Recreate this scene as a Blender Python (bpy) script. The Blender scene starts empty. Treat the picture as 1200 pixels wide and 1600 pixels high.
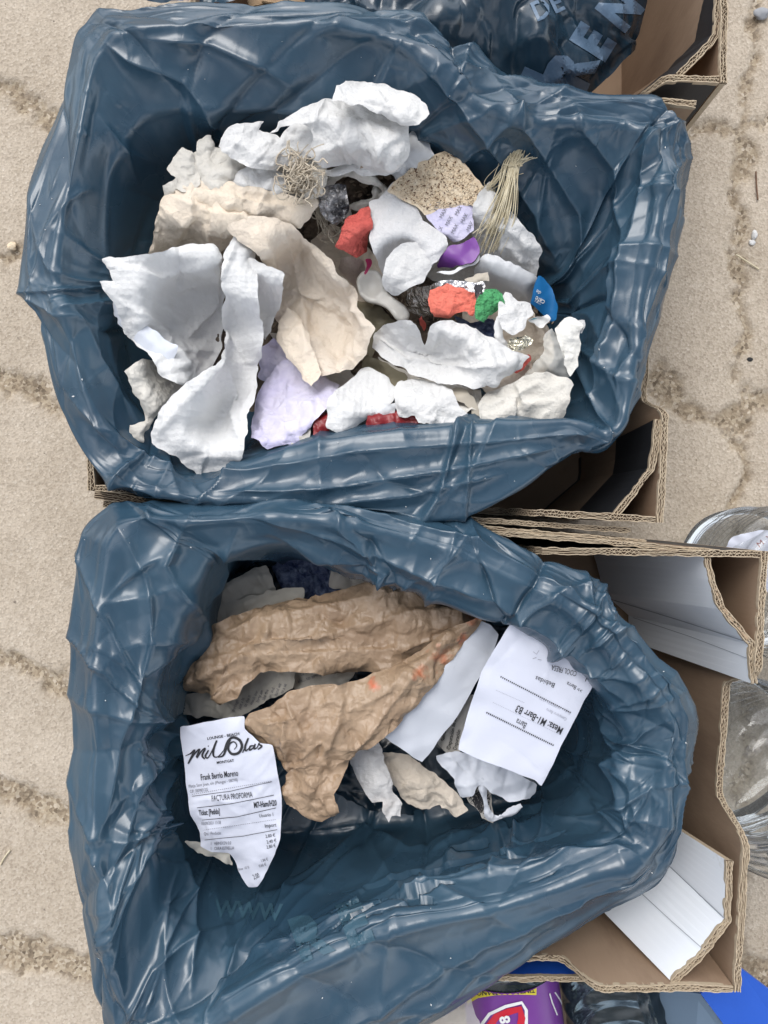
import bpy, bmesh, math, random, hashlib
import numpy as np
from mathutils import Vector, geometry
from mathutils.bvhtree import BVHTree
R = math.radians
sc = bpy.context.scene
COL = sc.collection
# ---------------------------------------------------------------- camera
H = 1.10                                   # camera height over the pavement (m)
cd = bpy.data.cameras.new('camera'); cam = bpy.data.objects.new('camera', cd); COL.objects.link(cam)
cam.location = (0, 0, H); cam.rotation_euler = (0, 0, 0)
cd.sensor_width = 36; cd.lens = 27.0; cd.clip_start = .01; cd.clip_end = 500
sc.camera = cam
# ---------------------------------------------------------------- sky + sun
SUN_EL, SUN_AZ = 58, 335                   # azimuth clockwise from +Y
w = bpy.data.worlds.new("World"); sc.world = w; w.use_nodes = True
nt = w.node_tree; nt.nodes.clear()
sky = nt.nodes.new('ShaderNodeTexSky'); sky.sky_type = 'NISHITA'; sky.sun_disc = False
sky.sun_elevation = R(SUN_EL); sky.sun_rotation = R(SUN_AZ); sky.air_density = 1.0; sky.dust_density = 2.5
hs = nt.nodes.new('ShaderNodeHueSaturation'); hs.inputs['Saturation'].default_value = .30
tc = nt.nodes.new('ShaderNodeTexCoord'); cn = nt.nodes.new('ShaderNodeTexNoise')
cn.inputs['Scale'].default_value = 1.7; cn.inputs['Detail'].default_value = 5; cn.inputs['Roughness'].default_value = .55
cr = nt.nodes.new('ShaderNodeValToRGB'); cr.color_ramp.elements[0].position = .44; cr.color_ramp.elements[1].position = .58
cr.color_ramp.elements[0].color = (.40, .43, .48, 1); cr.color_ramp.elements[1].color = (2.2, 2.17, 2.12, 1)
mx = nt.nodes.new('ShaderNodeMix'); mx.data_type = 'RGBA'; mx.blend_type = 'MULTIPLY'; mx.inputs['Factor'].default_value = 1
bg = nt.nodes.new('ShaderNodeBackground'); bg.inputs['Strength'].default_value = .15
wo = nt.nodes.new('ShaderNodeOutputWorld')
L = nt.links.new
L(sky.outputs[0], hs.inputs['Color']); L(hs.outputs[0], mx.inputs[6]); L(tc.outputs['Generated'], cn.inputs['Vector'])
L(cn.outputs['Fac'], cr.inputs[0]); L(cr.outputs[0], mx.inputs[7]); L(mx.outputs[2], bg.inputs[0]); L(bg.outputs[0], wo.inputs[0])
sl = bpy.data.lights.new('sun', 'SUN'); sun = bpy.data.objects.new('sun', sl); COL.objects.link(sun)
sl.energy = 1.05; sl.angle = R(28); sl.color = (1, .965, .92)
az, el = R(SUN_AZ), R(SUN_EL)
sd = Vector((math.sin(az)*math.cos(el), math.cos(az)*math.cos(el), math.sin(el)))
sun.rotation_euler = sd.to_track_quat('Z', 'Y').to_euler()
sc.view_settings.view_transform = 'Standard'; sc.view_settings.look = 'None'
sc.view_settings.exposure = 0.50; sc.view_settings.gamma = 1
sc.cycles.max_bounces = 6; sc.cycles.transparent_max_bounces = 12; sc.cycles.transmission_bounces = 6
sc.cycles.use_denoising = True

# ---------------------------------------------------------------- helpers
def P(px, py, z): return ((px-600)/1200*(H-z), (800-py)/1200*(H-z), z)
def PX(V):                                # world -> photo pixels (for laying things out)
    return np.stack([600+V[:, 0]*1200/(H-V[:, 2]), 800-V[:, 1]*1200/(H-V[:, 2])], 1)
def tag(o, label=None, cat=None, group=None, kind=None):
    if label: o['label'] = label
    if cat: o['category'] = cat
    if group: o['group'] = group
    if kind: o['kind'] = kind
    return o
def empty(name, loc=(0, 0, 0)):
    o = bpy.data.objects.new(name, None); o.empty_display_size = .05; o.location = loc; COL.objects.link(o); return o
def link(name, verts, faces, mats, parent=None, smooth=True, midx=None):
    me = bpy.data.meshes.new(name)
    verts = np.asarray(verts, dtype=float)
    if parent is not None:
        verts = verts - np.array(parent.location)[None, :]*(1 if parent.type == 'EMPTY' or True else 0) - (np.array(parent.parent.location) if parent.parent else 0)
    me.from_pydata([tuple(v) for v in verts.tolist()], [], [tuple(f) for f in (faces.tolist() if hasattr(faces, 'tolist') else faces)])
    for m in (mats if isinstance(mats, (list, tuple)) else [mats]): me.materials.append(m)
    if midx is not None: me.polygons.foreach_set('material_index', list(midx))
    me.polygons.foreach_set('use_smooth', [smooth]*len(me.polygons))
    me.update()
    o = bpy.data.objects.new(name, me); COL.objects.link(o)
    if parent is not None: o.parent = parent
    return o
# hashed value noise (numpy)
def _h(ix, iy, iz, seed):
    n = (ix*374761393 + iy*668265263 + iz*2147483647 + seed*1274126177) & 0xffffffff
    n = ((n ^ (n >> 13))*1274126177) & 0xffffffff
    n = (n ^ (n >> 16)) & 0xffffffff
    return n.astype(np.float64)/4294967295.0*2-1
def vn(V, scale, seed=0):
    Q = np.asarray(V, dtype=float)/scale
    if Q.shape[1] == 2: Q = np.c_[Q, np.zeros(len(Q))]
    I = np.floor(Q).astype(np.int64); F = Q-I; F = F*F*F*(F*(F*6-15)+10); r = 0
    for a in (0, 1):
        for b in (0, 1):
            for c in (0, 1):
                wgt = (F[:, 0] if a else 1-F[:, 0])*(F[:, 1] if b else 1-F[:, 1])*(F[:, 2] if c else 1-F[:, 2])
                r = r + wgt*_h(I[:, 0]+a, I[:, 1]+b, I[:, 2]+c, seed)
    return r
def fbm(V, s, seed=0, o=3):
    return sum(vn(V, s/2**k, seed+k*17)*.5**k for k in range(o))
def seedof(s): return int(hashlib.md5(s.encode()).hexdigest()[:6], 16)
def crumple(XY, size, rng, aniso=1.6):
    """crumpled-sheet height: sharp ridges between tilted cone cells, unit amplitude"""
    lo, hi = XY.min(0)-size, XY.max(0)+size
    n = int(max(6, np.prod((hi-lo))/(size*size)*1.1))
    n = min(n, 700)
    S = rng.uniform(lo, hi, (n, 2)); off = rng.uniform(0, .6, n)*size; ang = rng.uniform(0, math.pi, n)
    g = rng.normal(0, .35, (n, 2)); k = rng.uniform(1, aniso, n)
    W = XY + np.stack([vn(XY, size*1.5, 5), vn(XY, size*1.5, 9)], 1)*size*.35
    best = np.full(len(XY), 1e9)
    for i in range(n):
        d = W-S[i]; c, s = math.cos(ang[i]), math.sin(ang[i])
        u = d[:, 0]*c+d[:, 1]*s; v = -d[:, 0]*s+d[:, 1]*c
        best = np.minimum(best, np.sqrt((u/k[i])**2+(v*k[i])**2)+off[i]+d@g[i]*.5)
    h = best/size
    return h-h.mean()
def relax(X, E, rest, target, k, iters, over=1.25, floor=None, noise=0, rng=None, kz=None):
    n = len(X); a, b = E[:, 0], E[:, 1]
    cnt = np.maximum(np.bincount(a, minlength=n)+np.bincount(b, minlength=n), 1)[:, None]
    for it in range(iters):
        d = X[b]-X[a]; L_ = np.sqrt((d*d).sum(1))+1e-9
        c = (d*(((L_-rest)/L_)*.5)[:, None])
        D = np.stack([np.bincount(a, c[:, j], n)-np.bincount(b, c[:, j], n) for j in range(3)], 1)
        X = X+D/cnt*over*2
        X = X+(target-X)*(k if kz is None else np.array([k, k, kz]))
        if floor is not None: X[:, 2] = np.maximum(X[:, 2], floor(X))
    return X
# ------------------------------------------------------------ height map used to stack the litter
HX0, HY0, HS = -.75, -.75, .0025
HM = np.full((600, 600), -1.0)
def hidx(X): return np.clip(((X[:, 0]-HX0)/HS).astype(int), 1, 598), np.clip(((X[:, 1]-HY0)/HS).astype(int), 1, 598)
def splat(X):
    i, j = hidx(X)
    for di in (-1, 0, 1):
        for dj in (-1, 0, 1): np.maximum.at(HM, (i+di, j+dj), X[:, 2])
def hget(X, M=None):
    A = HM if M is None else M
    if M is None:
        i, j = hidx(X); return A[i, j]
    fx = np.clip((X[:, 0]-HX0)/HS-.5, 1, 597); fy = np.clip((X[:, 1]-HY0)/HS-.5, 1, 597); i = fx.astype(int); j = fy.astype(int); u = fx-i; v = fy-j
    return A[i, j]*(1-u)*(1-v)+A[i+1, j]*u*(1-v)+A[i, j+1]*(1-u)*v+A[i+1, j+1]*u*v
def blurred(r, region, dil=0):
    (i0, i1), (j0, j1) = region
    M = HM[i0:i1, j0:j1].copy(); M[M < 0] = np.nan
    M = np.where(np.isnan(M), np.nanmin(M) if not np.all(np.isnan(M)) else 0, M)
    def pas(A, f):
        nonlocal r
        B = [np.roll(np.pad(A, r, mode='edge'), s, 0)[r:-r, r:-r] for s in range(-r, r+1)]; A = f(B)
        B = [np.roll(np.pad(A, r, mode='edge'), s, 1)[r:-r, r:-r] for s in range(-r, r+1)]; return f(B)
    mean = lambda B: sum(B)/len(B)
    if dil:
        r0 = r; r = dil; M = pas(M, lambda B: np.maximum.reduce(B)); r = r0
    A = pas(M, mean); A = pas(A, mean)
    out = HM.copy(); out[i0:i1, j0:j1] = A
    return out
# ------------------------------------------------------------ materials
def mat(name, col, rough=.8, col2=None, nscale=30, amt=.5, bump=0, bscale=200, spec=.5, metal=0, sheen=0, trans=0,
        alpha=1, stain=None, stscale=12, stlo=.58, sthi=.72, bump2=0, b2scale=30, dots=0, dscale=200, ndetail=6, aniso=None, trl=0, blots=()):
    m = bpy.data.materials.new(name); m.use_nodes = True; t = m.node_tree; b = t.nodes['Principled BSDF']; N = t.nodes.new; L = t.links.new
    co = N('ShaderNodeTexCoord'); v = co.outputs['Object']
    if aniso:
        mp = N('ShaderNodeMapping'); mp.inputs['Scale'].default_value = aniso; L(v, mp.inputs[0]); v = mp.outputs[0]
    c1 = (*col, 1); out = None
    if col2:
        n = N('ShaderNodeTexNoise'); n.inputs['Scale'].default_value = nscale; n.inputs['Detail'].default_value = ndetail; n.inputs['Roughness'].default_value = .65; L(v, n.inputs['Vector'])
        r = N('ShaderNodeValToRGB'); r.color_ramp.elements[0].position = .5-amt*.3; r.color_ramp.elements[1].position = .5+amt*.3
        r.color_ramp.elements[0].color = c1; r.color_ramp.elements[1].color = (*col2, 1); L(n.outputs['Fac'], r.inputs[0]); out = r.outputs[0]
    if stain:
        n = N('ShaderNodeTexNoise'); n.inputs['Scale'].default_value = stscale; n.inputs['Detail'].default_value = 7; n.inputs['Roughness'].default_value = .7; L(v, n.inputs['Vector'])
        r = N('ShaderNodeValToRGB'); r.color_ramp.elements[0].position = stlo; r.color_ramp.elements[1].position = sthi
        r.color_ramp.elements[0].color = (0, 0, 0, 1); r.color_ramp.elements[1].color = (1, 1, 1, 1); L(n.outputs['Fac'], r.inputs[0])
        x = N('ShaderNodeMix'); x.data_type = 'RGBA'; L(r.outputs[0], x.inputs[0])
        if out: L(out, x.inputs[6])
        else: x.inputs[6].default_value = c1
        x.inputs[7].default_value = (*stain, 1); out = x.outputs[2]
    for (bx, by, br, bc_) in blots:
        x0, y0, _ = P(bx, by, .29); sb = N('ShaderNodeVectorMath'); sb.operation = 'SUBTRACT'; L(co.outputs['Object'], sb.inputs[0]); sb.inputs[1].default_value = (x0, y0, .29)
        ml = N('ShaderNodeVectorMath'); ml.operation = 'MULTIPLY'; L(sb.outputs[0], ml.inputs[0]); ml.inputs[1].default_value = (1, 1, .15); le = N('ShaderNodeVectorMath'); le.operation = 'LENGTH'; L(ml.outputs[0], le.inputs[0])
        nz = N('ShaderNodeTexNoise'); nz.inputs['Scale'].default_value = 90; nz.inputs['Detail'].default_value = 5; L(v, nz.inputs['Vector'])
        ad = N('ShaderNodeMath'); ad.operation = 'MULTIPLY_ADD'; L(nz.outputs['Fac'], ad.inputs[0]); ad.inputs[1].default_value = br*2.4; L(le.outputs['Value'], ad.inputs[2])
        mr = N('ShaderNodeMapRange'); mr.inputs['From Min'].default_value = br*1.9; mr.inputs['From Max'].default_value = br*1.1; mr.inputs['To Max'].default_value = .75; L(ad.outputs[0], mr.inputs['Value'])
        x = N('ShaderNodeMix'); x.data_type = 'RGBA'; L(mr.outputs[0], x.inputs[0])
        if out: L(out, x.inputs[6])
        else: x.inputs[6].default_value = c1
        x.inputs[7].default_value = (*bc_, 1); out = x.outputs[2]
    if out: L(out, b.inputs['Base Color'])
    else: b.inputs['Base Color'].default_value = c1
    b.inputs['Roughness'].default_value = rough; b.inputs['Specular IOR Level'].default_value = spec; b.inputs['Metallic'].default_value = metal
    b.inputs['Sheen Weight'].default_value = sheen; b.inputs['Transmission Weight'].default_value = trans; b.inputs['Alpha'].default_value = alpha
    prev = None
    def addbump(hout, st, dist):
        nonlocal prev
        bn = N('ShaderNodeBump'); bn.inputs['Strength'].default_value = st; bn.inputs['Distance'].default_value = dist; L(hout, bn.inputs['Height'])
        if prev: L(prev, bn.inputs['Normal'])
        prev = bn.outputs[0]
    if bump:
        n = N('ShaderNodeTexNoise'); n.inputs['Scale'].default_value = bscale; n.inputs['Detail'].default_value = 4; L(v, n.inputs['Vector']); addbump(n.outputs['Fac'], bump, .002)
    if bump2:
        dn = N('ShaderNodeTexNoise'); dn.inputs['Scale'].default_value = b2scale; dn.inputs['Detail'].default_value = 2; L(v, dn.inputs['Vector'])
        va = N('ShaderNodeVectorMath'); va.operation = 'MULTIPLY_ADD'; L(dn.outputs['Color'], va.inputs[0]); va.inputs[1].default_value = (.8/b2scale,)*3; L(v, va.inputs[2])
        for f_, s_ in ((1.5, 1.0), (4.2, .45)):
            n = N('ShaderNodeTexVoronoi'); n.inputs['Scale'].default_value = b2scale*f_; n.distance = 'MANHATTAN'; L(va.outputs[0], n.inputs['Vector']); addbump(n.outputs['Distance'], bump2*s_, .006/f_)
    if dots:
        n = N('ShaderNodeTexVoronoi'); n.inputs['Scale'].default_value = dscale; n.inputs['Randomness'].default_value = .3; n.voronoi_dimensions = '2D'; L(v, n.inputs['Vector']); addbump(n.outputs['Distance'], dots, .0015)
    if prev: L(prev, b.inputs['Normal'])
    if trl:
        tb = N('ShaderNodeBsdfTranslucent'); ms = N('ShaderNodeMixShader'); ms.inputs[0].default_value = trl
        if out: L(out, tb.inputs[0])
        else: tb.inputs[0].default_value = c1
        if prev: L(prev, tb.inputs['Normal'])
        L(b.outputs[0], ms.inputs[1]); L(tb.outputs[0], ms.inputs[2]); L(ms.outputs[0], t.nodes['Material Output'].inputs[0])
    if 0 < trans < 1: b.inputs['IOR'].default_value = 1.2
    return m
def clearmat(name, tint=(.9, .93, .95), gloss=.16, rough=.08, bump=.3, bscale=40, milk=0, milkcol=(.8, .8, .8)):
    """thin clear plastic film: mostly transparent, glossy with fresnel"""
    m = bpy.data.materials.new(name); m.use_nodes = True; t = m.node_tree; t.nodes.clear(); N = t.nodes.new; L = t.links.new
    o = N('ShaderNodeOutputMaterial'); tr = N('ShaderNodeBsdfTransparent'); tr.inputs[0].default_value = (*tint, 1)
    g = N('ShaderNodeBsdfGlossy'); g.inputs['Roughness'].default_value = rough; lw = N('ShaderNodeLayerWeight'); lw.inputs[0].default_value = gloss
    n = N('ShaderNodeTexNoise'); n.inputs['Scale'].default_value = bscale; n.inputs['Detail'].default_value = 3; bm = N('ShaderNodeBump'); bm.inputs['Strength'].default_value = bump; bm.inputs['Distance'].default_value = .002
    c = N('ShaderNodeTexCoord'); L(c.outputs['Object'], n.inputs['Vector']); L(n.outputs['Fac'], bm.inputs['Height'])
    L(bm.outputs[0], g.inputs['Normal']); L(bm.outputs[0], lw.inputs['Normal'])
    mx = N('ShaderNodeMixShader'); L(lw.outputs['Fresnel'], mx.inputs[0]); L(tr.outputs[0], mx.inputs[1]); L(g.outputs[0], mx.inputs[2])
    out = mx.outputs[0]
    if milk:
        d = N('ShaderNodeBsdfDiffuse'); d.inputs[0].default_value = (*milkcol, 1); L(bm.outputs[0], d.inputs['Normal']); m2 = N('ShaderNodeMixShader'); m2.inputs[0].default_value = milk
        L(out, m2.inputs[1]); L(d.outputs[0], m2.inputs[2]); out = m2.outputs[0]
    L(out, o.inputs[0]); return m
# ------------------------------------------------------------ sheets of litter
def ridge_net(U, rng, lo, hi, n, fan, L_, amp, w, bias=None, pos=.65, conc=2.0):
    """tension folds: cusped ridges and valleys that fan out from shared points"""
    h = np.zeros(len(U))
    for _ in range(n):
        c = rng.uniform(lo, hi); a0 = rng.uniform(0, 6.283)
        for _k in range(rng.integers(fan[0], fan[1]+1)):
            a = rng.uniform(0, 6.283) if bias is None or rng.random() < .05 else (bias(c) if callable(bias) else bias)+rng.normal(0, .22)+(math.pi if rng.random() < .5 else 0)
            l = rng.uniform(*L_); wd = rng.uniform(*w); am = rng.uniform(*amp)*(1 if rng.random() < pos else -1); b = rng.normal(0, .35)
            m_ = np.where((np.abs(U[:, 0]-c[0]) < l+5*wd) & (np.abs(U[:, 1]-c[1]) < l+5*wd))[0]
            if not len(m_): continue
            d = U[m_]-c; x = d[:, 0]*math.cos(a)+d[:, 1]*math.sin(a); y = -d[:, 0]*math.sin(a)+d[:, 1]*math.cos(a)
            y = y-b*x*np.clip(x, 0, l)/l; t = np.clip(x/l, 0, 1); ex = np.where(x < 0, -x, np.where(x > l, x-l, 0))
            wl = wd*(.35+1.3*t)*np.where(y > 0, 1, rng.uniform(.25, 1.0)); dd = np.hypot(y, ex)
            h[m_] += am*np.exp(-dd/wl)*(1-t)**.5*np.clip(.25+t*5, 0, 1)
    return h
def film_cells(U, size, rng, lo, hi, kmax=3.2, dens=1.0, dirfield=None):
    """creased film: straight sharp ridges between long tilted cells"""
    n = int(np.prod(hi-lo)/(size*size)*dens); n = max(8, min(n, 900))
    S = rng.uniform(lo, hi, (n, 2)); off = rng.uniform(0, .8, n)*size; ang = rng.uniform(0, math.pi, n)
    if dirfield is not None: ang = dirfield+rng.normal(0, .45, n)
    k = rng.uniform(1.2, kmax, n); g = rng.normal(0, .5, (n, 2)); lam = rng.uniform(.15, 1.1, n)
    W = U+np.stack([vn(U, size*2.2, 5), vn(U, size*2.2, 9)], 1)*size*.3
    b1 = np.full(len(U), 1e9); b2 = b1.copy()
    for i in range(n):
        d = W-S[i]; c, s_ = math.cos(ang[i]), math.sin(ang[i]); u = d[:, 0]*c+d[:, 1]*s_; v = -d[:, 0]*s_+d[:, 1]*c
        q = np.maximum(np.abs(u)/k[i]+np.abs(v)*lam[i], np.hypot(u/k[i], v)*.8)+off[i]+(d@g[i])*.4
        b2 = np.where(q < b1, b1, np.minimum(b2, q)); b1 = np.minimum(b1, q)
    h = b1/size
    return h-h.mean()*.8
def densify(pts, sp, smooth=True):
    pts = np.array(pts, float); n = len(pts); out = []
    for i in range(n):
        p0, p1, p2, p3 = pts[i-1], pts[i], pts[(i+1) % n], pts[(i+2) % n]
        m = max(1, int(np.linalg.norm((p2-p1)[:2])/sp))
        for j in range(m):
            t = j/m
            c = .5*((2*p1)+(-p0+p2)*t+(2*p0-5*p1+4*p2-p3)*t*t+(-p0+3*p1-3*p2+p3)*t**3)
            l = p1*(1-t)+p2*t
            out.append(c*smooth+l*(1-smooth))
    return np.array(out)
def inpoly(Q, poly):
    x, y = Q[:, 0], Q[:, 1]; r = np.zeros(len(Q), bool); j = len(poly)-1
    for i in range(len(poly)):
        xi, yi = poly[i][:2]; xj, yj = poly[j][:2]
        c = ((yi > y) != (yj > y)) & (x < (xj-xi)*(y-yi)/((yj-yi) if yj != yi else 1e-12)+xi)
        r ^= c; j = i
    return r
def segdist(Q, poly, closed=True):
    best = np.full(len(Q), 1e9); n = len(poly)
    for i in range(n if closed else n-1):
        a = np.asarray(poly[i][:2]); b = np.asarray(poly[(i+1) % n][:2]); ab = b-a; L2 = ab@ab+1e-15
        t = np.clip(((Q-a)@ab)/L2, 0, 1); d = Q-(a+t[:, None]*ab); best = np.minimum(best, (d*d).sum(1))
    return np.sqrt(best)
def cdt(poly, sp, rng):
    lo, hi = poly[:, :2].min(0), poly[:, :2].max(0)
    gx = np.arange(lo[0], hi[0], sp); gy = np.arange(lo[1], hi[1], sp*.87); G = []
    for r_, y in enumerate(gy): G.append(np.stack([gx+(sp/2 if r_ % 2 else 0), np.full(len(gx), y)], 1))
    G = np.concatenate(G)+rng.uniform(-.18, .18, (sum(len(g) for g in G), 2))*sp
    G = G[inpoly(G, poly)]
    if len(G): G = G[segdist(G, poly[:, :2]) > sp*.45]
    allp = np.concatenate([poly[:, :2], G]) if len(G) else poly[:, :2]; n = len(poly)
    v, e, f, *_ = geometry.delaunay_2d_cdt([Vector(p) for p in allp], [(i, (i+1) % n) for i in range(n)], [], 1, 1e-7)
    V = np.array([tuple(p) for p in v]); T = []
    for t in f:
        t = list(t)
        for k in range(1, len(t)-1): T.append((t[0], t[k], t[k+1]))
    T = np.array(T); C = V[T].mean(1); T = T[inpoly(C, poly)]
    a = V[T[:, 1]]-V[T[:, 0]]; b = V[T[:, 2]]-V[T[:, 0]]; cr_ = a[:, 0]*b[:, 1]-a[:, 1]*b[:, 0]
    fl = cr_ < 0; T[fl] = T[fl][:, ::-1]; T = T[np.abs(cr_) > 1e-12]
    used = np.unique(T); mp = -np.ones(len(V), int); mp[used] = np.arange(len(used))
    return V[used], mp[T]
def tri_edges(T):
    E = np.sort(np.concatenate([T[:, [0, 1]], T[:, [1, 2]], T[:, [2, 0]]]), 1)
    opp = np.concatenate([T[:, 2], T[:, 0], T[:, 1]]); key = E[:, 0]*1000003+E[:, 1]; o = np.argsort(key, kind='stable')
    ks, ops = key[o], opp[o]; same = ks[1:] == ks[:-1]
    B = np.stack([ops[:-1][same], ops[1:][same]], 1); _, ui = np.unique(key, return_index=True)
    return E[ui], B
def sheet(name, outline, m, label=None, cat=None, group=None, z=None, lift=.003, ze=.26, bulge=.008, bw=.02, crease=.25, cs=.028, excess=.08, sp=.0022, folds=(),
          ragged=.0020, smooth=.28, parent=None, nofloor=False, pts=(), drape=8, iters=36, kind=None, stack=True, flat=False, fine=.1, seed=None, post=1.05, sgn=1, zmax=.318, sharp=False, kxy=.05):
    rng = np.random.default_rng(seed if seed is not None else seedof(name+str(outline[0])+str(len(outline))))
    zn = z if z is not None else ze
    o3 = [P(p[0], p[1], p[2] if len(p) > 2 else zn) for p in outline]
    o3z = [q[2] for q in o3]
    excess *= .35; crease *= .6
    ctrl = np.array(o3+[P(*q) for q in pts])
    poly = densify(o3, sp*.8, smooth)
    nn = np.stack([fbm(poly[:, :2], .012, 3, 2), fbm(poly[:, :2], .012, 8, 2)], 1)
    poly[:, :2] += nn*ragged
    V2, T = cdt(poly, sp, rng)
    dist = segdist(V2, poly)
    allz = z is not None or all(len(p) > 2 for p in outline)
    if allz:
        w_ = 1/(((V2[:, None, :]-ctrl[None, :, :2])**2).sum(2)+1e-5)**1.25
        base = (w_*ctrl[None, :, 2]).sum(1)/w_.sum(1)
    else:
        X3 = np.c_[V2, np.zeros(len(V2))]; i, j = hidx(X3); pad = drape*2+4
        reg = ((max(i.min()-pad, 0), min(i.max()+pad, 600)), (max(j.min()-pad, 0), min(j.max()+pad, 600)))
        base = np.maximum(hget(X3, blurred(drape, reg))+lift, hget(X3, blurred(6, reg, 5))+.001)
        base = np.minimum(base, zmax); base = (base+0)
    c = crumple(V2, cs, rng)*cs*crease
    c2 = crumple(V2, cs*.5, rng)*cs*.5*crease*.3 if fine else 0
    eb = np.clip(.55+1.1*fbm(V2, .05, int(rng.integers(999)), 2), -.3, 1.3)
    zz = base+bulge*.75*((1-np.exp(-dist/bw))*eb+(1-eb)*.5)+c+c2+fbm(V2, cs*2.5, int(rng.integers(999)))*cs*crease*.4
    fl = None
    X = np.c_[V2, zz]
    if excess > 0:
        E, B = tri_edges(T); d0 = np.linalg.norm(V2[E[:, 0]]-V2[E[:, 1]], axis=1)
        db = np.linalg.norm(V2[B[:, 0]]-V2[B[:, 1]], axis=1) if len(B) else np.zeros(0)
        EE = np.concatenate([E, B]); rest = np.concatenate([d0*(1+excess), db*(1+excess)])
        X = relax(X, EE, rest, X.copy(), kxy, iters, floor=fl)
    if post > 0:
        n_ = np.cross(X[T[:, 1]]-X[T[:, 0]], X[T[:, 2]]-X[T[:, 0]]); N_ = np.zeros_like(X)
        for k_ in range(3): np.add.at(N_, T[:, k_], n_)
        N_ /= np.linalg.norm(N_, axis=1)[:, None]+1e-12
        lo_, hi_ = V2.min(0)-.01, V2.max(0)+.01; md = np.clip(.75+.7*fbm(V2, .04, 91, 2), .25, 1.3)
        ar_ = float(np.prod(hi_-lo_)); kk = cs/.03
        hh = ridge_net(V2, rng, lo_, hi_, int(ar_*900/kk**2)+2, (2, 4), (.02*kk, .06*kk), (.0015*post*kk, .0042*post*kk), (.003*kk, .008*kk), None, .6)+ridge_net(V2, rng, lo_, hi_, int(ar_*4500/kk**2)+3, (2, 4), (.007*kk, .022*kk), (.0005*post*kk, .0014*post*kk), (.0014*kk, .0032*kk), None, .55)+film_cells(V2, cs*.8, rng, lo_, hi_, 3.0, 1.4)*cs*.8*post*.22*md+film_cells(V2, cs*.36, rng, lo_, hi_, 2.6, 1.2)*cs*.36*post*.12*md+film_cells(V2, cs*.17, rng, lo_, hi_, 2.2, .9)*cs*.17*post*.08*md
        hh = -hh if sgn < 0 else hh
        hh *= np.clip(.6+dist/.012, 0, 1)
        px_ = PX(np.c_[V2, np.full(len(V2), zn if not allz else z if z is not None else .27)])
        for pl, am, wd in folds:
            pl_ = np.array(pl, float); d_ = segdist(px_, pl_, closed=False); bi = np.argmin(((px_[:, None]-((pl_[:-1]+pl_[1:])/2)[None])**2).sum(2), 1)
            ta = pl_[1:][bi]-pl_[:-1][bi]; sd_ = np.sign(ta[:, 0]*(px_[:, 1]-pl_[:-1][bi][:, 1])-ta[:, 1]*(px_[:, 0]-pl_[:-1][bi][:, 0]))
            en = np.clip(np.minimum(np.linalg.norm(px_-pl_[0], axis=1), np.linalg.norm(px_-pl_[-1], axis=1))/20, .1, 1)
            hh = hh+am*.7*en*np.where(sd_ > 0, np.exp(-d_/(wd*1.3)), np.exp(-d_/4.0)*.9)
        X = X+N_*hh[:, None]
    if not allz:
        X[:, :2] *= ((H-X[:, 2])/(H-ze))[:, None]      # keep the outline where the thing lies as it settles higher or lower
    if stack: splat(X)
    o = link(name, X, T, m, parent, smooth=not sharp)
    if parent is None: tag(o, label, cat, group, kind)
    elif label: o['label'] = label
    return o
def bvh_of(o):
    me = o.data; off = Vector((0, 0, 0)); q = o
    while q: off = off+q.location; q = q.parent
    return BVHTree.FromPolygons([v.co+off for v in me.vertices], [tuple(p.vertices) for p in me.polygons])
_tc = {}
def textmesh(s, bold=0):
    k = (s, bold)
    if k in _tc: return _tc[k]
    c = bpy.data.curves.new('t', 'FONT'); c.body = s; c.size = 1; c.resolution_u = 2; c.offset = bold
    o = bpy.data.objects.new('t', c); COL.objects.link(o)
    dg = bpy.context.evaluated_depsgraph_get(); me = bpy.data.meshes.new_from_object(o.evaluated_get(dg))
    me.calc_loop_triangles()
    V = np.array([tuple(v.co)[:2] for v in me.vertices]) if len(me.vertices) else np.zeros((0, 2)); T = [tuple(t.vertices) for t in me.loop_triangles]
    bpy.data.objects.remove(o); bpy.data.curves.remove(c); bpy.data.meshes.remove(me)
    _tc[k] = (V, T); return V, T
def splitbig(V, T, mx):
    V = [tuple(v) for v in V]; T = list(T)
    for _ in range(7):
        N = []; ch = False; mid = {}
        def md(a, b):
            k = (min(a, b), max(a, b))
            if k not in mid: V.append(tuple((V[a][i]+V[b][i])/2 for i in range(2))); mid[k] = len(V)-1
            return mid[k]
        ln = lambda a, b: math.hypot(V[a][0]-V[b][0], V[a][1]-V[b][1])
        for t in T:
            a, b, c = t; l = [ln(a, b), ln(b, c), ln(c, a)]; k = l.index(max(l))
            if l[k] > mx:
                a, b, c = (t[k], t[(k+1) % 3], t[(k+2) % 3]); m_ = md(a, b); N += [(a, m_, c), (m_, b, c)]; ch = True
            else: N.append(t)
        T = N
        if not ch: break
    return np.array(V), T
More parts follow.
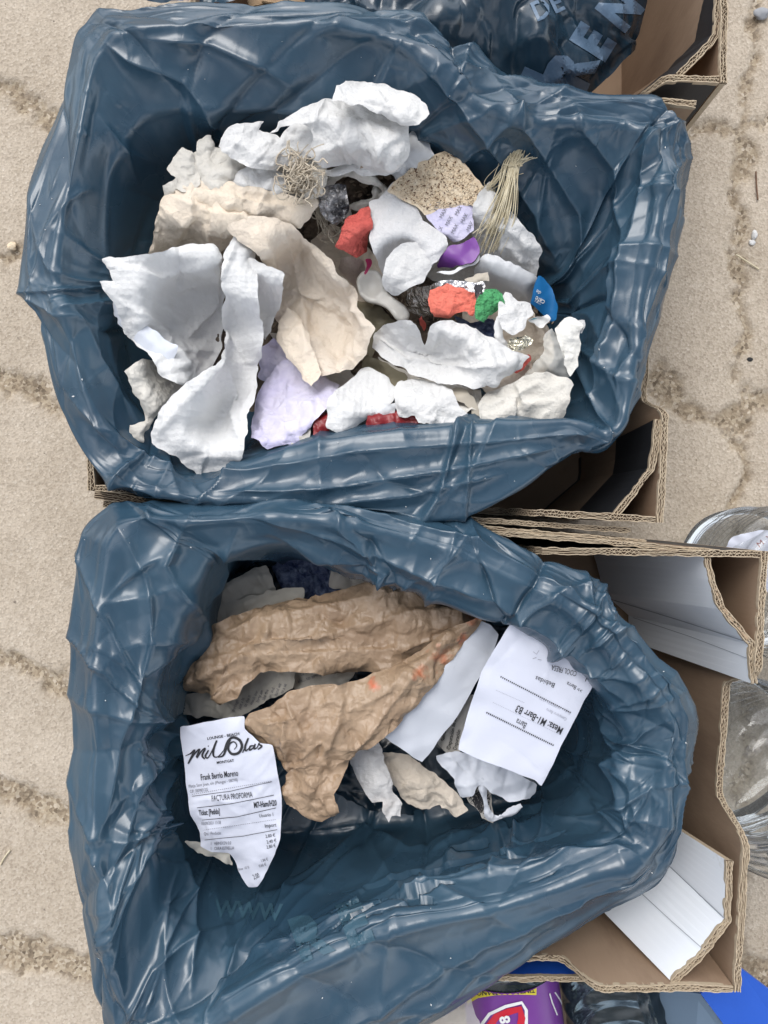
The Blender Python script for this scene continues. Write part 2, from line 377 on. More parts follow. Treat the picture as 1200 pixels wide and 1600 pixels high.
def printed(name, target, items, m, parent, off=.0005, mx=7, strokes=()):
    """lay lettering and strokes on a surface: px layout, dropped on the target mesh along sight lines"""
    bv = bvh_of(target); Vo = []; To = []; C = Vector((0, 0, H))
    shapes = []
    for it in items:
        s, px, py, hpx, ang = it[:5]; xs = it[5] if len(it) > 5 else 1; bold = it[6] if len(it) > 6 else 0; bend = it[7] if len(it) > 7 else 0
        V, T = textmesh(s, bold)
        if not len(V): continue
        S = hpx/.7; c, sn = math.cos(R(ang)), math.sin(R(ang)); x = V[:, 0]*S*xs; y = V[:, 1]*S
        y = y+bend*x*x
        shapes.append((np.stack([px+x*c-y*sn, py-(x*sn+y*c)], 1), T))
    for pl, wd in strokes:
        pl = np.array(pl, float); n = len(pl); tv = np.gradient(pl[:, :2], axis=0); tv /= np.linalg.norm(tv, axis=1)[:, None]+1e-9
        nv = np.stack([-tv[:, 1], tv[:, 0]], 1); ww = (pl[:, 2] if pl.shape[1] > 2 else np.ones(n))[:, None]*wd/2
        V = np.concatenate([pl[:, :2]+nv*ww, pl[:, :2]-nv*ww]); T = []
        for i in range(n-1): T += [(i, i+1, n+i+1), (i, n+i+1, n+i)]
        shapes.append((V, T))
    for V, T in shapes:
        V, T = splitbig(V, T, mx); b = len(Vo); ok = []
        for p in V:
            d = Vector(P(p[0], p[1], 0))-C; d.normalize(); h = bv.ray_cast(C, d)
            if h[0] is None: Vo.append((0, 0, 0)); ok.append(None)
            else:
                n_ = h[1] if h[1].dot(d) < 0 else -h[1]
                Vo.append(tuple(h[0]+n_*off-d*off)); ok.append(h[0])
        for t in T:
            q = [ok[i] for i in t]
            if any(x is None for x in q): continue
            if max((q[0]-q[1]).length, (q[1]-q[2]).length, (q[2]-q[0]).length) > .02: continue
            To.append(tuple(b+i for i in t))
    if not To: return None
    us = sorted({i for t in To for i in t}); mp = {u: i for i, u in enumerate(us)}
    return link(name, [Vo[u] for u in us], [tuple(mp[i] for i in t) for t in To], m, parent, smooth=False)
def spline(pts, n):
    p = np.array(pts, float); p = np.concatenate([[2*p[0]-p[1]], p, [2*p[-1]-p[-2]]]); k = len(p)-3; out = []
    for t in np.linspace(0, k-1e-6, n):
        i = int(t); f = t-i; a, b, c, d = p[i:i+4]
        out.append(.5*(2*b+(c-a)*f+(2*a-5*b+4*c-d)*f*f+(-a+3*b-3*c+d)*f**3))
    return np.array(out)
def tubes(name, paths, r, m, parent=None, sides=5, n=24):
    V = []; F = []
    for path in paths:
        rr = r
        if isinstance(path, tuple): path, rr = path
        q = spline([P(*p) for p in path], n); t = np.gradient(q, axis=0); t /= np.linalg.norm(t, axis=1)[:, None]+1e-9
        up = np.array([.13, .2, 1.]); s = np.cross(t, up); s /= np.linalg.norm(s, axis=1)[:, None]+1e-9; u = np.cross(s, t); b = len(V)
        for i in range(n):
            for k in range(sides):
                a = 2*math.pi*k/sides; V.append(q[i]+(s[i]*math.cos(a)+u[i]*math.sin(a))*rr)
        for i in range(n-1):
            for k in range(sides): F.append((b+i*sides+k, b+i*sides+(k+1) % sides, b+(i+1)*sides+(k+1) % sides, b+(i+1)*sides+k))
    return link(name, V, F, m, parent)
# ------------------------------------------------------------ lofted film bag
def up_ring(A, C):                        # periodic Catmull-Rom along the ring (axis 1)
    n = A.shape[1]; t = np.arange(C)/C*n; i = t.astype(int); f = (t-i)[None, :, None]
    a, b, c, d = A[:, (i-1) % n], A[:, i % n], A[:, (i+1) % n], A[:, (i+2) % n]
    return .5*(2*b+(c-a)*f+(2*a-5*b+4*c-d)*f*f+(-a+3*b-3*c+d)*f**3)
def up_lin(A, Rn):
    n = A.shape[0]; t = np.linspace(0, n-1-1e-6, Rn); i = t.astype(int); f = (t-i)[:, None, None]
    return A[i]*(1-f)+A[i+1]*f
def up_rows(A, Rn):
    n = A.shape[0]; t = np.linspace(0, n-1-1e-6, Rn); i = t.astype(int); f = (t-i)[:, None, None]
    g = lambda k: A[np.clip(k, 0, n-1)]
    a, b, c, d = g(i-1), g(i), g(i+1), g(i+2)
    return .5*(2*b+(c-a)*f+(2*a-5*b+4*c-d)*f*f+(-a+3*b-3*c+d)*f**3)
def grid_edges(Rn, C, closed=True):
    I = np.arange(Rn*C).reshape(Rn, C); E = []
    nx = lambda k: np.roll(I, -k, 1) if closed else None
    if closed:
        E += [np.stack([I, nx(1)], 2).reshape(-1, 2), np.stack([I, nx(2)], 2).reshape(-1, 2),
              np.stack([I[:-1], nx(1)[1:]], 2).reshape(-1, 2), np.stack([I[1:], nx(1)[:-1]], 2).reshape(-1, 2)]
    E += [np.stack([I[:-1], I[1:]], 2).reshape(-1, 2), np.stack([I[:-2], I[2:]], 2).reshape(-1, 2)]
    return np.concatenate(E)
def normals(A):
    du = np.roll(A, -1, 1)-np.roll(A, 1, 1); dv = np.gradient(A, axis=0); n = np.cross(dv, du); return n/(np.linalg.norm(n, axis=2, keepdims=True)+1e-12)
def bag(name, loops, m, seed, exc=(.03, .06), strokes=(), levels=((150, 36, 50), (300, 70, 25)), k=.012, amp=.002, final=(1000, 230), cre=.0075, rowdir=None):
    rng = np.random.default_rng(seed)
    A = np.array([[P(*p) for p in l] for l in loops]); X = None
    for li, (C, Rn, it) in enumerate(levels):
        T = up_lin(up_ring(A, C), Rn)*.7+up_rows(up_ring(A, C), Rn)*.3; N_ = normals(T); F = T.reshape(-1, 3)
        if X is None: X = T+N_*fbm(F, .10, seed, 2).reshape(Rn, C, 1)*amp*2
        else: X = up_rows(up_ring(X, C), Rn)
        E = grid_edges(Rn, C); rest = np.linalg.norm(F[E[:, 0]]-F[E[:, 1]], axis=1)*(1+exc[0])
        X = relax(X.reshape(-1, 3), E, rest, F, k, it, over=1.1).reshape(Rn, C, 3)
    C, Rn = final; X = up_rows(up_ring(X, C), Rn); N_ = normals(X); F = X.reshape(-1, 3)
    # unrolled film coordinates (metres): along the ring and down the film
    per = 2.3; ln = np.median(np.linalg.norm(np.diff(X, axis=0), axis=2).sum(0))
    ii, jj = np.meshgrid(np.arange(Rn), np.arange(C), indexing='ij'); th = jj/C
    U = np.stack([(th*per).ravel(), (ii/Rn*ln).ravel()], 1); lo, hi = np.array([0, 0.]), np.array([per, ln])
    md = np.clip(.6+1.1*fbm(F, .1, seed+3, 2), .1, 1.3); md2 = np.clip(.15+1.4*fbm(F, .07, seed+4, 2), 0, 1.2)
    def hp(f, r):                              # keep the creases, drop the drift
        G = f.reshape(Rn, C)
        def bl(A_, ax):
            pad = [(r, r) if k_ == ax else (0, 0) for k_ in (0, 1)]; B_ = np.pad(A_, pad, mode='wrap' if ax == 1 else 'edge')
            cs2 = np.cumsum(B_, axis=ax); z_ = np.take(cs2, [0], axis=ax)*0; cs2 = np.concatenate([z_, cs2], axis=ax); w_ = 2*r+1
            n_ = A_.shape[ax]; return (np.take(cs2, range(w_, w_+n_), axis=ax)-np.take(cs2, range(0, n_), axis=ax))/w_
        Bm = bl(bl(bl(bl(G, 0), 1), 0), 1); return (G-Bm).ravel()
    h = hp(film_cells(U, .085, rng, lo, hi, 5, 1.1), 26)*.085*.13+hp(film_cells(U, .024, rng, lo, hi, 4.5, .9), 9)*.024*.20*md2
    area = per*ln
    def fold_dir(c):                       # folds run along the rim near the hem and down the film inside it
        f_ = min(max((c[1]/ln-.22)/.22, 0), 1); wv = fbm(np.array([[c[0], c[1], 0.]]), .28, seed+9, 2)[0]
        return f_*(math.pi/2)+wv*.9
    h = h+ridge_net(U, rng, lo, hi, int(area*66), (2, 3), (.13, .42), (.0035, .010), (.008, .022), fold_dir)
    h = h+ridge_net(U, rng, lo, hi, int(area*62), (2, 3), (.05, .16), (.0012, .0038), (.004, .010), fold_dir)*np.clip(md*1.5-.35, 0, 1.3)
    d2 = ridge_net(U, rng, lo, hi, int(area*420), (2, 4), (.010, .034), (.0005, .0014), (.0020, .004), fold_dir)*np.clip(md2*1.6-.3, 0, 1.3)
    h = (h+d2)*(cre/.0075)*np.clip(.35+U[:, 1]/(ln*.25), 0, 1)
    # blend the seam of the ring
    f = np.clip((th.ravel())/.02, 0, 1)*np.clip((1-th.ravel())/.02, 0, 1); h = h*f
    px = PX(F)
    for pl, am, wd in strokes:
        dd = segdist(px, pl, closed=False)+fbm(F, .03, 5)*2.5; t = np.exp(-dd/(wd*.62))
        ends = np.clip(np.minimum(np.linalg.norm(px-np.array(pl[0]), axis=1), np.linalg.norm(px-np.array(pl[-1]), axis=1))/60, .15, 1)
        h = h+am*.66*ends*(t**1.0)*(N_.reshape(-1, 3)[:, 2] > -.1)
    sg = np.where(N_.reshape(-1, 3)[:, 2] < -.3, 1, 1)
    X = F+N_.reshape(-1, 3)*(h*sg)[:, None]
    X = X.reshape(Rn, C, 3)
    X = X*.96+.01*(np.roll(X, 1, 1)+np.roll(X, -1, 1)+np.concatenate([X[:1], X[:-1]])+np.concatenate([X[1:], X[-1:]]))
    I = np.arange(Rn*C).reshape(Rn, C)
    q = np.stack([I[:-1], np.roll(I, -1, 1)[:-1], np.roll(I, -1, 1)[1:], I[1:]], 2).reshape(-1, 4)
    return X, q
def joinloops(*L): return [list(l) for l in L]
# ================================================================ MATERIALS
def bagmat(name, c1, c2, rough=.27, seed=0, tr=.0):
    m = bpy.data.materials.new(name); m.use_nodes = True; t = m.node_tree; b = t.nodes['Principled BSDF']; N = t.nodes.new; L = t.links.new
    co = N('ShaderNodeTexCoord')
    n = N('ShaderNodeTexNoise'); n.inputs['Scale'].default_value = 9; n.inputs['Detail'].default_value = 5; L(co.outputs['Object'], n.inputs['Vector'])
    r = N('ShaderNodeValToRGB'); r.color_ramp.elements[0].position = .35; r.color_ramp.elements[1].position = .65
    r.color_ramp.elements[0].color = (*c1, 1); r.color_ramp.elements[1].color = (*c2, 1); L(n.outputs['Fac'], r.inputs[0]); L(r.outputs[0], b.inputs['Base Color'])
    b.inputs['Specular IOR Level'].default_value = .75
    r2 = N('ShaderNodeMapRange'); r2.inputs['To Min'].default_value = rough-.06; r2.inputs['To Max'].default_value = rough+.12; L(n.outputs['Fac'], r2.inputs['Value']); L(r2.outputs[0], b.inputs['Roughness'])
    # fine film wrinkles: stretched ridges
    prev = None
    for sc_, st, dist, vec in ((150, .05, .001, (1, 1, 1)),):
        mp = N('ShaderNodeMapping'); mp.inputs['Scale'].default_value = vec; mp.inputs['Rotation'].default_value = (0, 0, .5+sc_); L(co.outputs['Object'], mp.inputs[0])
        k = N('ShaderNodeTexNoise'); k.noise_type = 'RIDGED_MULTIFRACTAL' if sc_ < 100 else 'FBM'; k.inputs['Scale'].default_value = sc_; k.inputs['Detail'].default_value = 2; k.inputs['Distortion'].default_value = .8; L(mp.outputs[0], k.inputs['Vector'])
        bn = N('ShaderNodeBump'); bn.inputs['Strength'].default_value = st; bn.inputs['Distance'].default_value = dist; L(k.outputs['Fac'], bn.inputs['Height'])
        if prev: L(prev, bn.inputs['Normal'])
        prev = bn.outputs[0]
    dn = N('ShaderNodeTexNoise'); dn.inputs['Scale'].default_value = 18; dn.inputs['Detail'].default_value = 2; L(co.outputs['Object'], dn.inputs['Vector'])
    va = N('ShaderNodeVectorMath'); va.operation = 'MULTIPLY_ADD'; L(dn.outputs['Color'], va.inputs[0]); va.inputs[1].default_value = (.05,)*3; L(co.outputs['Object'], va.inputs[2])
    for f_, s_, d_, vec in ((16, .35, .0035, (1, .4, .7)), (75, .10, .0012, (1, .7, .8))):
        mp = N('ShaderNodeMapping'); mp.inputs['Scale'].default_value = vec; mp.inputs['Rotation'].default_value = (0, 0, f_*1.7); L(va.outputs[0], mp.inputs[0])
        k = N('ShaderNodeTexVoronoi'); k.distance = 'MANHATTAN'; k.inputs['Scale'].default_value = f_; L(mp.outputs[0], k.inputs['Vector'])
        bn = N('ShaderNodeBump'); bn.inputs['Strength'].default_value = s_; bn.inputs['Distance'].default_value = d_; L(k.outputs['Distance'], bn.inputs['Height']); L(prev, bn.inputs['Normal']); prev = bn.outputs[0]
    L(prev, b.inputs['Normal'])
    tb = N('ShaderNodeBsdfTranslucent'); tb.inputs[0].default_value = (c2[0]*2.2, c2[1]*2.2, c2[2]*2.2, 1); L(prev, tb.inputs['Normal']); ms = N('ShaderNodeMixShader'); ms.inputs[0].default_value = .12
    L(b.outputs[0], ms.inputs[1]); L(tb.outputs[0], ms.inputs[2]); L(ms.outputs[0], t.nodes['Material Output'].inputs[0])
    return m
M = {}
M['bag'] = bagmat('blue_film', (.026, .062, .100), (.040, .088, .132), .25)
M['bagshade'] = bagmat('shaded_film', (.008, .022, .038), (.014, .036, .058), .24)  # darkened copy of the blue film, shade of the bag's depth in its colour
M['kraft'] = mat('kraft_board', (.30, .205, .135), .85, (.37, .26, .175), 14, .9, bump=.15, bscale=300, stain=(.24, .16, .105), stscale=5, aniso=(1, 1, .25))
M['kraft_dark'] = mat('dark_board', (.20, .135, .09), .88, (.28, .19, .125), 14, .9, bump=.15, bscale=300)  # kraft board in a darker brown
M['liner'] = mat('liner_edge', (.52, .43, .31), .9, (.40, .31, .21), 120, .8)
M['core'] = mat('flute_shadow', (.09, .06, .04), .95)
M['blackprint'] = mat('black_print', (.012, .014, .018), .55, (.02, .022, .026), 40, .6, stain=(.10, .075, .05), stscale=30, stlo=.68, sthi=.72)
M['whiteprint'] = mat('white_print', (.84, .87, .91), .5, (.79, .83, .88), 9, .6, stain=(.42, .39, .33), stscale=11, stlo=.66, sthi=.8)
M['torn'] = mat('torn_board', (.50, .37, .25), .95, (.36, .25, .16), 60, .9, bump=.6, bscale=150)
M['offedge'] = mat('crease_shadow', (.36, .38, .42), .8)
M['bluebox'] = mat('blue_board', (.010, .075, .42), .45, (.014, .09, .48), 10, .6, bump=.1, bscale=200)
M['bluepale'] = mat('pale_blue_board', (.13, .19, .26), .6)

# ================================================================ PAVEMENT
JOINTS = [([(-400, 90), (-60, 130), (10, 145), (60, 180), (120, 198), (260, 190), (700, 205)], 20), ([(-400, 560), (-30, 590), (30, 592), (80, 625), (130, 648), (250, 650), (700, 600)], 20),
          ([(-400, 1000), (-20, 1032), (30, 1030), (70, 1052), (120, 1080), (260, 1080), (700, 1060)], 20), ([(-400, 1260), (-20, 1232), (40, 1240), (90, 1262), (150, 1300), (250, 1310), (700, 1300)], 24),
          ([(-400, 1440), (-20, 1478), (40, 1490), (90, 1500), (150, 1530), (700, 1560)], 34), ([(-30, 402), (20, 398), (60, 388)], 7),
          ([(700, 640), (1030, 596), (1075, 630), (1100, 652), (1135, 655), (1160, 640), (1300, 600), (1600, 610)], 20),
          ([(1185, -400), (1180, 0), (1168, 200), (1150, 400), (1168, 480), (1172, 520), (1155, 580), (1158, 660), (1170, 720), (1150, 770), (1150, 900), (1170, 1100), (1150, 1300), (1170, 1700), (1150, 2000)], 12),
          ([(1000, 240), (1100, 215), (1180, 190), (1300, 160), (1600, 200)], 9), ([(1140, 1490), (1170, 1500), (1250, 1560), (1500, 1600)], 20)]
def pavement():
    g = .0042; xs = np.arange(-.80, .84, g); ys = np.arange(-.95, .95, g); X, Y = np.meshgrid(xs, ys, indexing='ij')
    V = np.stack([X.ravel(), Y.ravel(), np.zeros(X.size)], 1)
    wob = np.stack([fbm(V, .05, 31, 2), fbm(V, .05, 32, 2)], 1)*.010
    Q = PX(V+np.c_[wob, np.zeros(len(V))]); m = np.zeros(len(V))
    for pl, wd in JOINTS:
        d = segdist(Q, pl, closed=False); m = np.maximum(m, 1/(1+np.exp((d-wd*.8+fbm(V, .018, 77, 3)*9)/2.2)))
    rough = fbm(V, .02, 4, 3)
    V[:, 2] = -.0045*m+rough*.0004*(1+3*m)+fbm(V, .25, 7, 2)*.001
    edge = (np.abs(X.ravel()-.02) > .80) | (np.abs(Y.ravel()) > .93); V[edge, 2] = 0
    nx, ny = len(xs), len(ys); I = np.arange(nx*ny).reshape(nx, ny)
    F = np.stack([I[:-1, :-1], I[1:, :-1], I[1:, 1:], I[:-1, 1:]], 2).reshape(-1, 4)
    # outward skirt to the horizon
    b = len(V); rim = [(xs[0], ys[0]), (xs[-1], ys[0]), (xs[-1], ys[-1]), (xs[0], ys[-1])]; far = [(-90, -90), (90, -90), (90, 90), (-90, 90)]
    VV = np.concatenate([V, [(x, y, -.001) for x, y in rim], [(x, y, -.001) for x, y in far]])
    FF = [tuple(f) for f in F.tolist()]+[(b+i, b+4+i, b+4+(i+1) % 4, b+(i+1) % 4) for i in range(4)]
    mt = bpy.data.materials.new('pavement'); mt.use_nodes = True; t = mt.node_tree; B = t.nodes['Principled BSDF']; N = t.nodes.new; L = t.links.new
    co = N('ShaderNodeTexCoord').outputs['Object']; at = N('ShaderNodeAttribute'); at.attribute_name = 'joint'
    def ramp(src, *st):
        r = N('ShaderNodeValToRGB'); e = r.color_ramp.elements
        for i, (p, c) in enumerate(st):
            if i > 1: e.new(p)
            e[i].position = p; e[i].color = (*c, 1)
        L(src, r.inputs[0]); return r.outputs[0]
    def noise(s, d=4, rg=.6):
        n = N('ShaderNodeTexNoise'); n.inputs['Scale'].default_value = s; n.inputs['Detail'].default_value = d; n.inputs['Roughness'].default_value = rg; L(co, n.inputs['Vector']); return n.outputs['Fac']
    def mix(f, a, b_, bt='MIX'):
        x = N('ShaderNodeMix'); x.data_type = 'RGBA'; x.blend_type = bt
        if isinstance(f, float): x.inputs[0].default_value = f
        else: L(f, x.inputs[0])
        L(a, x.inputs[6]); L(b_, x.inputs[7]); return x.outputs[2]
    vo = N('ShaderNodeTexVoronoi'); vo.inputs['Scale'].default_value = 330; L(co, vo.inputs['Vector'])
    grain = ramp(vo.outputs['Color'], (.12, (.24, .19, .14)), (.45, (.48, .405, .315)), (.8, (.60, .52, .42)), (.97, (.74, .68, .58)))
    base = ramp(noise(7, 6), (.35, (.42, .35, .27)), (.65, (.57, .49, .395)))
    stone = mix(.38, base, grain)
    v2 = N('ShaderNodeTexVoronoi'); v2.inputs['Scale'].default_value = 230; L(co, v2.inputs['Vector'])
    sand = ramp(v2.outputs['Color'], (.1, (.15, .115, .08)), (.4, (.33, .26, .18)), (.7, (.46, .38, .275)), (.95, (.60, .52, .42)))
    sand = mix(ramp(noise(24, 4), (.4, (0, 0, 0)), (.68, (.55, .55, .55))), sand, ramp(noise(90), (.4, (.15, .11, .075)), (.6, (.30, .23, .15))))
    jm = N('ShaderNodeMath'); jm.operation = 'MULTIPLY_ADD'; L(noise(120), jm.inputs[0]); jm.inputs[1].default_value = .7; jm.inputs[2].default_value = -.35
    ja = N('ShaderNodeMath'); ja.operation = 'ADD'; L(at.outputs['Fac'], ja.inputs[0]); L(jm.outputs[0], ja.inputs[1]); ja.use_clamp = True
    spots = ramp(noise(75, 3), (.70, (0, 0, 0)), (.75, (1, 1, 1)))
    stone = mix(spots, stone, ramp(noise(3), (.3, (.17, .14, .11)), (.7, (.25, .21, .17))))
    L(mix(ja.outputs[0], stone, sand), B.inputs['Base Color']); B.inputs['Roughness'].default_value = .92; B.inputs['Specular IOR Level'].default_value = .25
    bm = N('ShaderNodeBump'); bm.inputs['Strength'].default_value = .55; bm.inputs['Distance'].default_value = .0012; L(vo.outputs['Distance'], bm.inputs['Height'])
    b2 = N('ShaderNodeBump'); b2.inputs['Strength'].default_value = .5; b2.inputs['Distance'].default_value = .002; L(noise(160, 5, .75), b2.inputs['Height']); L(bm.outputs[0], b2.inputs['Normal']); L(b2.outputs[0], B.inputs['Normal'])
    o = link('pavement', VV, FF, mt); tag(o, kind='structure')
    a = o.data.attributes.new('joint', 'FLOAT', 'POINT'); a.data.foreach_set('value', np.concatenate([m, np.zeros(8)]).astype(np.float32))
    # loose grit
    rng = np.random.default_rng(3); gv = []; gf = []
    for k in range(2600):
        i = rng.integers(len(V));
        if m[i] < .3 and rng.random() < .93: continue
        c = V[i]+[0, 0, .0004]; s = rng.uniform(.0004, .0012); b = len(gv); q = rng.normal(0, 1, (6, 3)); D = np.array([[1, 0, 0], [-1, 0, 0], [0, 1, 0], [0, -1, 0], [0, 0, 1], [0, 0, -1]])*s*rng.uniform(.7, 1.2, (6, 1))
        gv += list(c+D+q*s*.15)
        gf += [(b+x, b+y, b+z) for x, y, z in ((0, 2, 4), (2, 1, 4), (1, 3, 4), (3, 0, 4), (2, 0, 5), (1, 2, 5), (3, 1, 5), (0, 3, 5))]
    gr = link('grit', gv, gf, mat('grit', (.42, .34, .25), .9, (.2, .15, .1), 60, 1.0), smooth=True); tag(gr, 'coarse sandy grit lying loose in the joints of the paving', 'grit', kind='stuff')
pavement()

# ================================================================ CARDBOARD CRATES
RZ = .33; T_ = .006
def offset_path(pts, d):
    p = np.array(pts)[:, :2]; t = np.gradient(p, axis=0); t /= np.linalg.norm(t, axis=1)[:, None]+1e-9
    return p+np.stack([-t[:, 1], t[:, 0]], 1)*d
def strip(name, path, bottom, m_l, m_r, parent, t=T_, rows=(), edge=True, wob=.0006, topm='core'):
    """board standing on edge: path/bottom = lists of world points; m_l left side, m_r right side lists per row"""
    A = np.array(path, float); B = np.array(bottom, float); n = len(A)
    # refine
    seg = np.r_[0, np.cumsum(np.linalg.norm(np.diff(A[:, :2], axis=0), axis=1))]; N = max(n, int(seg[-1]/.008)+1); s = np.unique(np.concatenate([np.linspace(0, seg[-1], N), seg]))
    A = np.stack([np.interp(s, seg, A[:, j]) for j in range(3)], 1); B = np.stack([np.interp(s, seg, B[:, j]) for j in range(3)], 1); n = len(s)
    wv = fbm(A, .05, 3, 2)*wob*2; A[:, 2] += wv*1.2
    oa = [offset_path(A, t/2), offset_path(A, -t/2)]; ob = [offset_path(B, t/2), offset_path(B, -t/2)]
    mats = []; V = []; F = []; MI = []
    def mi(m):
        if m not in mats: mats.append(m)
        return mats.index(m)
    fr = [r for r in rows]
    cuts = [0]+[f for f in fr if 0 < f < 1]+[1]
    for side in (0, 1):
        ms = m_l if side == 0 else m_r
        for k in range(len(cuts)-1):
            b = len(V)
            for c in (cuts[k], cuts[k+1]):
                for i in range(n):
                    xy = oa[side][i]*(1-c)+ob[side][i]*c; z = (A[i, 2]-.0022)*(1-c)+B[i, 2]*c; V.append((xy[0], xy[1], z))
            for i in range(n-1):
                f = (b+i, b+i+1, b+n+i+1, b+n+i); F.append(f if side else f[::-1]); MI.append(mi(ms[min(k, len(ms)-1)]))
    b = len(V)
    for i in range(n): V += [(*oa[0][i], A[i, 2]-.0022), (*oa[1][i], A[i, 2]-.0022)]
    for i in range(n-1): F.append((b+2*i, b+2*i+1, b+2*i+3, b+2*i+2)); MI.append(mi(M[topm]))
    for i in (0, n-1):
        b = len(V); V += [(*oa[0][i], A[i, 2]-.0022), (*oa[1][i], A[i, 2]-.0022), (*ob[1][i], B[i, 2]), (*ob[0][i], B[i, 2])]; F.append((b, b+1, b+2, b+3)); MI.append(mi(M['liner']))
    o = link(name, V, F, mats, parent, smooth=False, midx=MI)
    if edge: flute(A, t, o, parent)
    return o
def flute(A, t, wall, parent):
    n = len(A); seg = np.r_[0, np.cumsum(np.linalg.norm(np.diff(A, axis=0), axis=1))]; m = max(8, int(seg[-1]/.0009)); s = np.linspace(0, seg[-1], m)
    C = np.stack([np.interp(s, seg, A[:, j]) for j in range(3)], 1); V = []; F = []
    ph = s+fbm(C, .02, 9, 2)*.003
    tri = lambda x: 2*np.abs(2*(x-np.floor(x+.5)))-1
    lines = [(t/2, .0009, None), (-t/2, .0009, None), (0, .0006, None), (t/4, .0006, (t*.23, .0052, 0)), (-t/4, .0006, (t*.23, .0068, .4))]
    for off, w, z in lines:
        d = off+(z[0]*(.55+.7*vn(C, .03, 12))*np.sin(2*math.pi*(ph/z[1]+z[2])) if z else fbm(C, .009, int(off*1e5)+50, 2)*.0009)
        zt = C[:, 2]+fbm(C, .004, 3+int(off*9e4), 2)*.0008-.0022*np.clip(vn(C, .02, 44+int(off*9e4))*2-.5, 0, 1)
        a = offset_path(np.c_[C[:, :2]], 0); tg = np.gradient(C[:, :2], axis=0); tg /= np.linalg.norm(tg, axis=1)[:, None]+1e-9; nn = np.stack([-tg[:, 1], tg[:, 0]], 1)
        P1 = C[:, :2]+nn*(d+w/2)[:, None] if z else C[:, :2]+nn*(d+w/2)[:, None]; P2 = C[:, :2]+nn*(d-w/2)[:, None]; b = len(V)
        for i in range(m): V += [(*P1[i], zt[i]), (*P2[i], zt[i]), (*P2[i], C[i, 2]-.005), (*P1[i], C[i, 2]-.005)]
        for i in range(m-1):
            q = b+4*i
            F += [(q, q+1, q+5, q+4), (q+1, q+2, q+6, q+5), (q+3, q, q+4, q+7)]
    return link('corrugated_edge', V, F, M['liner'], wall, smooth=False)
def wallpath(a, b, zr, dip=None, z0=.004, sh=.0):
    """straight wall a->b (world xy); dip=(f0,f1,depth)"""
    a, b = np.array(a), np.array(b); L_ = np.linalg.norm(b-a); out = []
    fs = [0, 1]
    if dip:
        f0, f1, dp = dip; e = .03/L_
        fs = sorted([0, 1]+[f0-e+e*k/6 for k in range(7)]+[f1+e*k/6 for k in range(7)])
    for f in fs:
        z = zr
        if dip:
            f0, f1, dp = dip; e = .03/L_
            if f0-e <= f <= f0: x = (f-(f0-e))/e; z -= dp*(x*x*(3-2*x))
            elif f0 < f < f1: z -= dp
            elif f1 <= f <= f1+e: x = (f-f1)/e; z -= dp*(1-x*x*(3-2*x))
        p = a*(1-f)+b*f; out.append((p[0], p[1], z))
    return out, [(x, y, z0) for x, y, z in out]
def crate(label, TL, TR, BR, BL, inn, outm, dips, rz=RZ, name='cardboard_crate', tops=True, rows=()):
    c = [P(*p, rz)[:2] for p in (TL, TR, BR, BL)]; cen = np.mean(c, axis=0)
    root = empty(name, (cen[0], cen[1], 0)); tag(root, label, 'cardboard box')
    walls = {}
    for nm, i, j in (('top', 0, 1), ('right', 1, 2), ('bottom', 2, 3), ('left', 3, 0)):
        a, b = np.array(c[i]), np.array(c[j]); d = (b-a)/np.linalg.norm(b-a)
        if nm in ('top', 'bottom'): a = a+d*(T_*.5+.0015); b = b-d*(T_*.5+.0015)
        else: a = a-d*T_*.5; b = b+d*T_*.5
        pa, pb = wallpath(a, b, rz, dips.get(nm))
        walls[nm] = strip('wall', pa, pb, [M[outm]], [M[inn]], root)
    # floor
    q = [np.array(p)*.99+cen*.01 for p in c]
    V = [(*p, .006) for p in q]+[(*p, .0015) for p in q]; b = link('bottom', V, [(3, 2, 1, 0), (4, 5, 6, 7), (0, 1, 5, 4), (1, 2, 6, 5), (2, 3, 7, 6), (3, 0, 4, 7)], M[inn], root, smooth=False)
    return root
def post(root, top, bot, fr, mats_in, edge=True, zb=.01, name='corner_post', label=None, rz=RZ-.004):
    pt = [P(x, y, rz) for x, y in top]; pb = [P(x, y, zb) for x, y in bot]
    o = strip(name, pt, pb, [M['kraft']], [M[m] for m in mats_in], root, t=.0055, rows=fr, edge=edge, topm='core')
    if label: o['label'] = label
    return o
A_box = crate('brown crate under the upper blue bag, black printed strips inside its corner post', (138, 140), (1062, 195), (1032, 812), (142, 762), 'kraft', 'blackprint',
              {'right': (.40, .66, .068), 'left': (.2, .8, .14), 'top': (.12, .9, .05), 'bottom': (.26, .90, .07)})
post(A_box, [(962, 806), (975, 790), (1018, 733), (1024, 700), (1028, 655)][::-1], [(850, 800), (858, 792), (905, 752), (907, 740), (907, 716)][::-1], (.42, .95), ['blackprint', 'kraft', 'blackprint'])
B_box = crate('brown crate under the lower blue bag with white panels in its right hand corners', (160, 850), (1196, 866), (1152, 1545), (165, 1545), 'kraft', 'blackprint',
              {'right': (.34, .60, .066), 'left': (.2, .8, .12), 'top': (.05, .62, .17), 'bottom': (.26, .88, .052)})
post(B_box, [(1104, 868), (1112, 905), (1128, 950), (1174, 1005), (1179, 1068)], [(925, 850), (935, 880), (946, 925), (985, 960), (985, 1000)], (), ['whiteprint'], label='white printed corner panel with a brown torn rim', zb=.03)
post(B_box, [(1140, 1345), (1138, 1440), (1098, 1492), (1052, 1538)][::1], [(1036, 1278), (1031, 1337), (985, 1378), (938, 1420)], (), ['whiteprint'], label='white creased corner panel with smudges', zb=.205)
pst = [o for o in COL.objects if o.name.startswith('corner_post') and o.parent == B_box]
printed('crease_line', pst[0], [], M['offedge'], pst[0], strokes=[([(948, 934), (1060, 968), (1172, 1004)], 1.3), ([(990, 965), (1080, 995), (1172, 1030)], .9)])
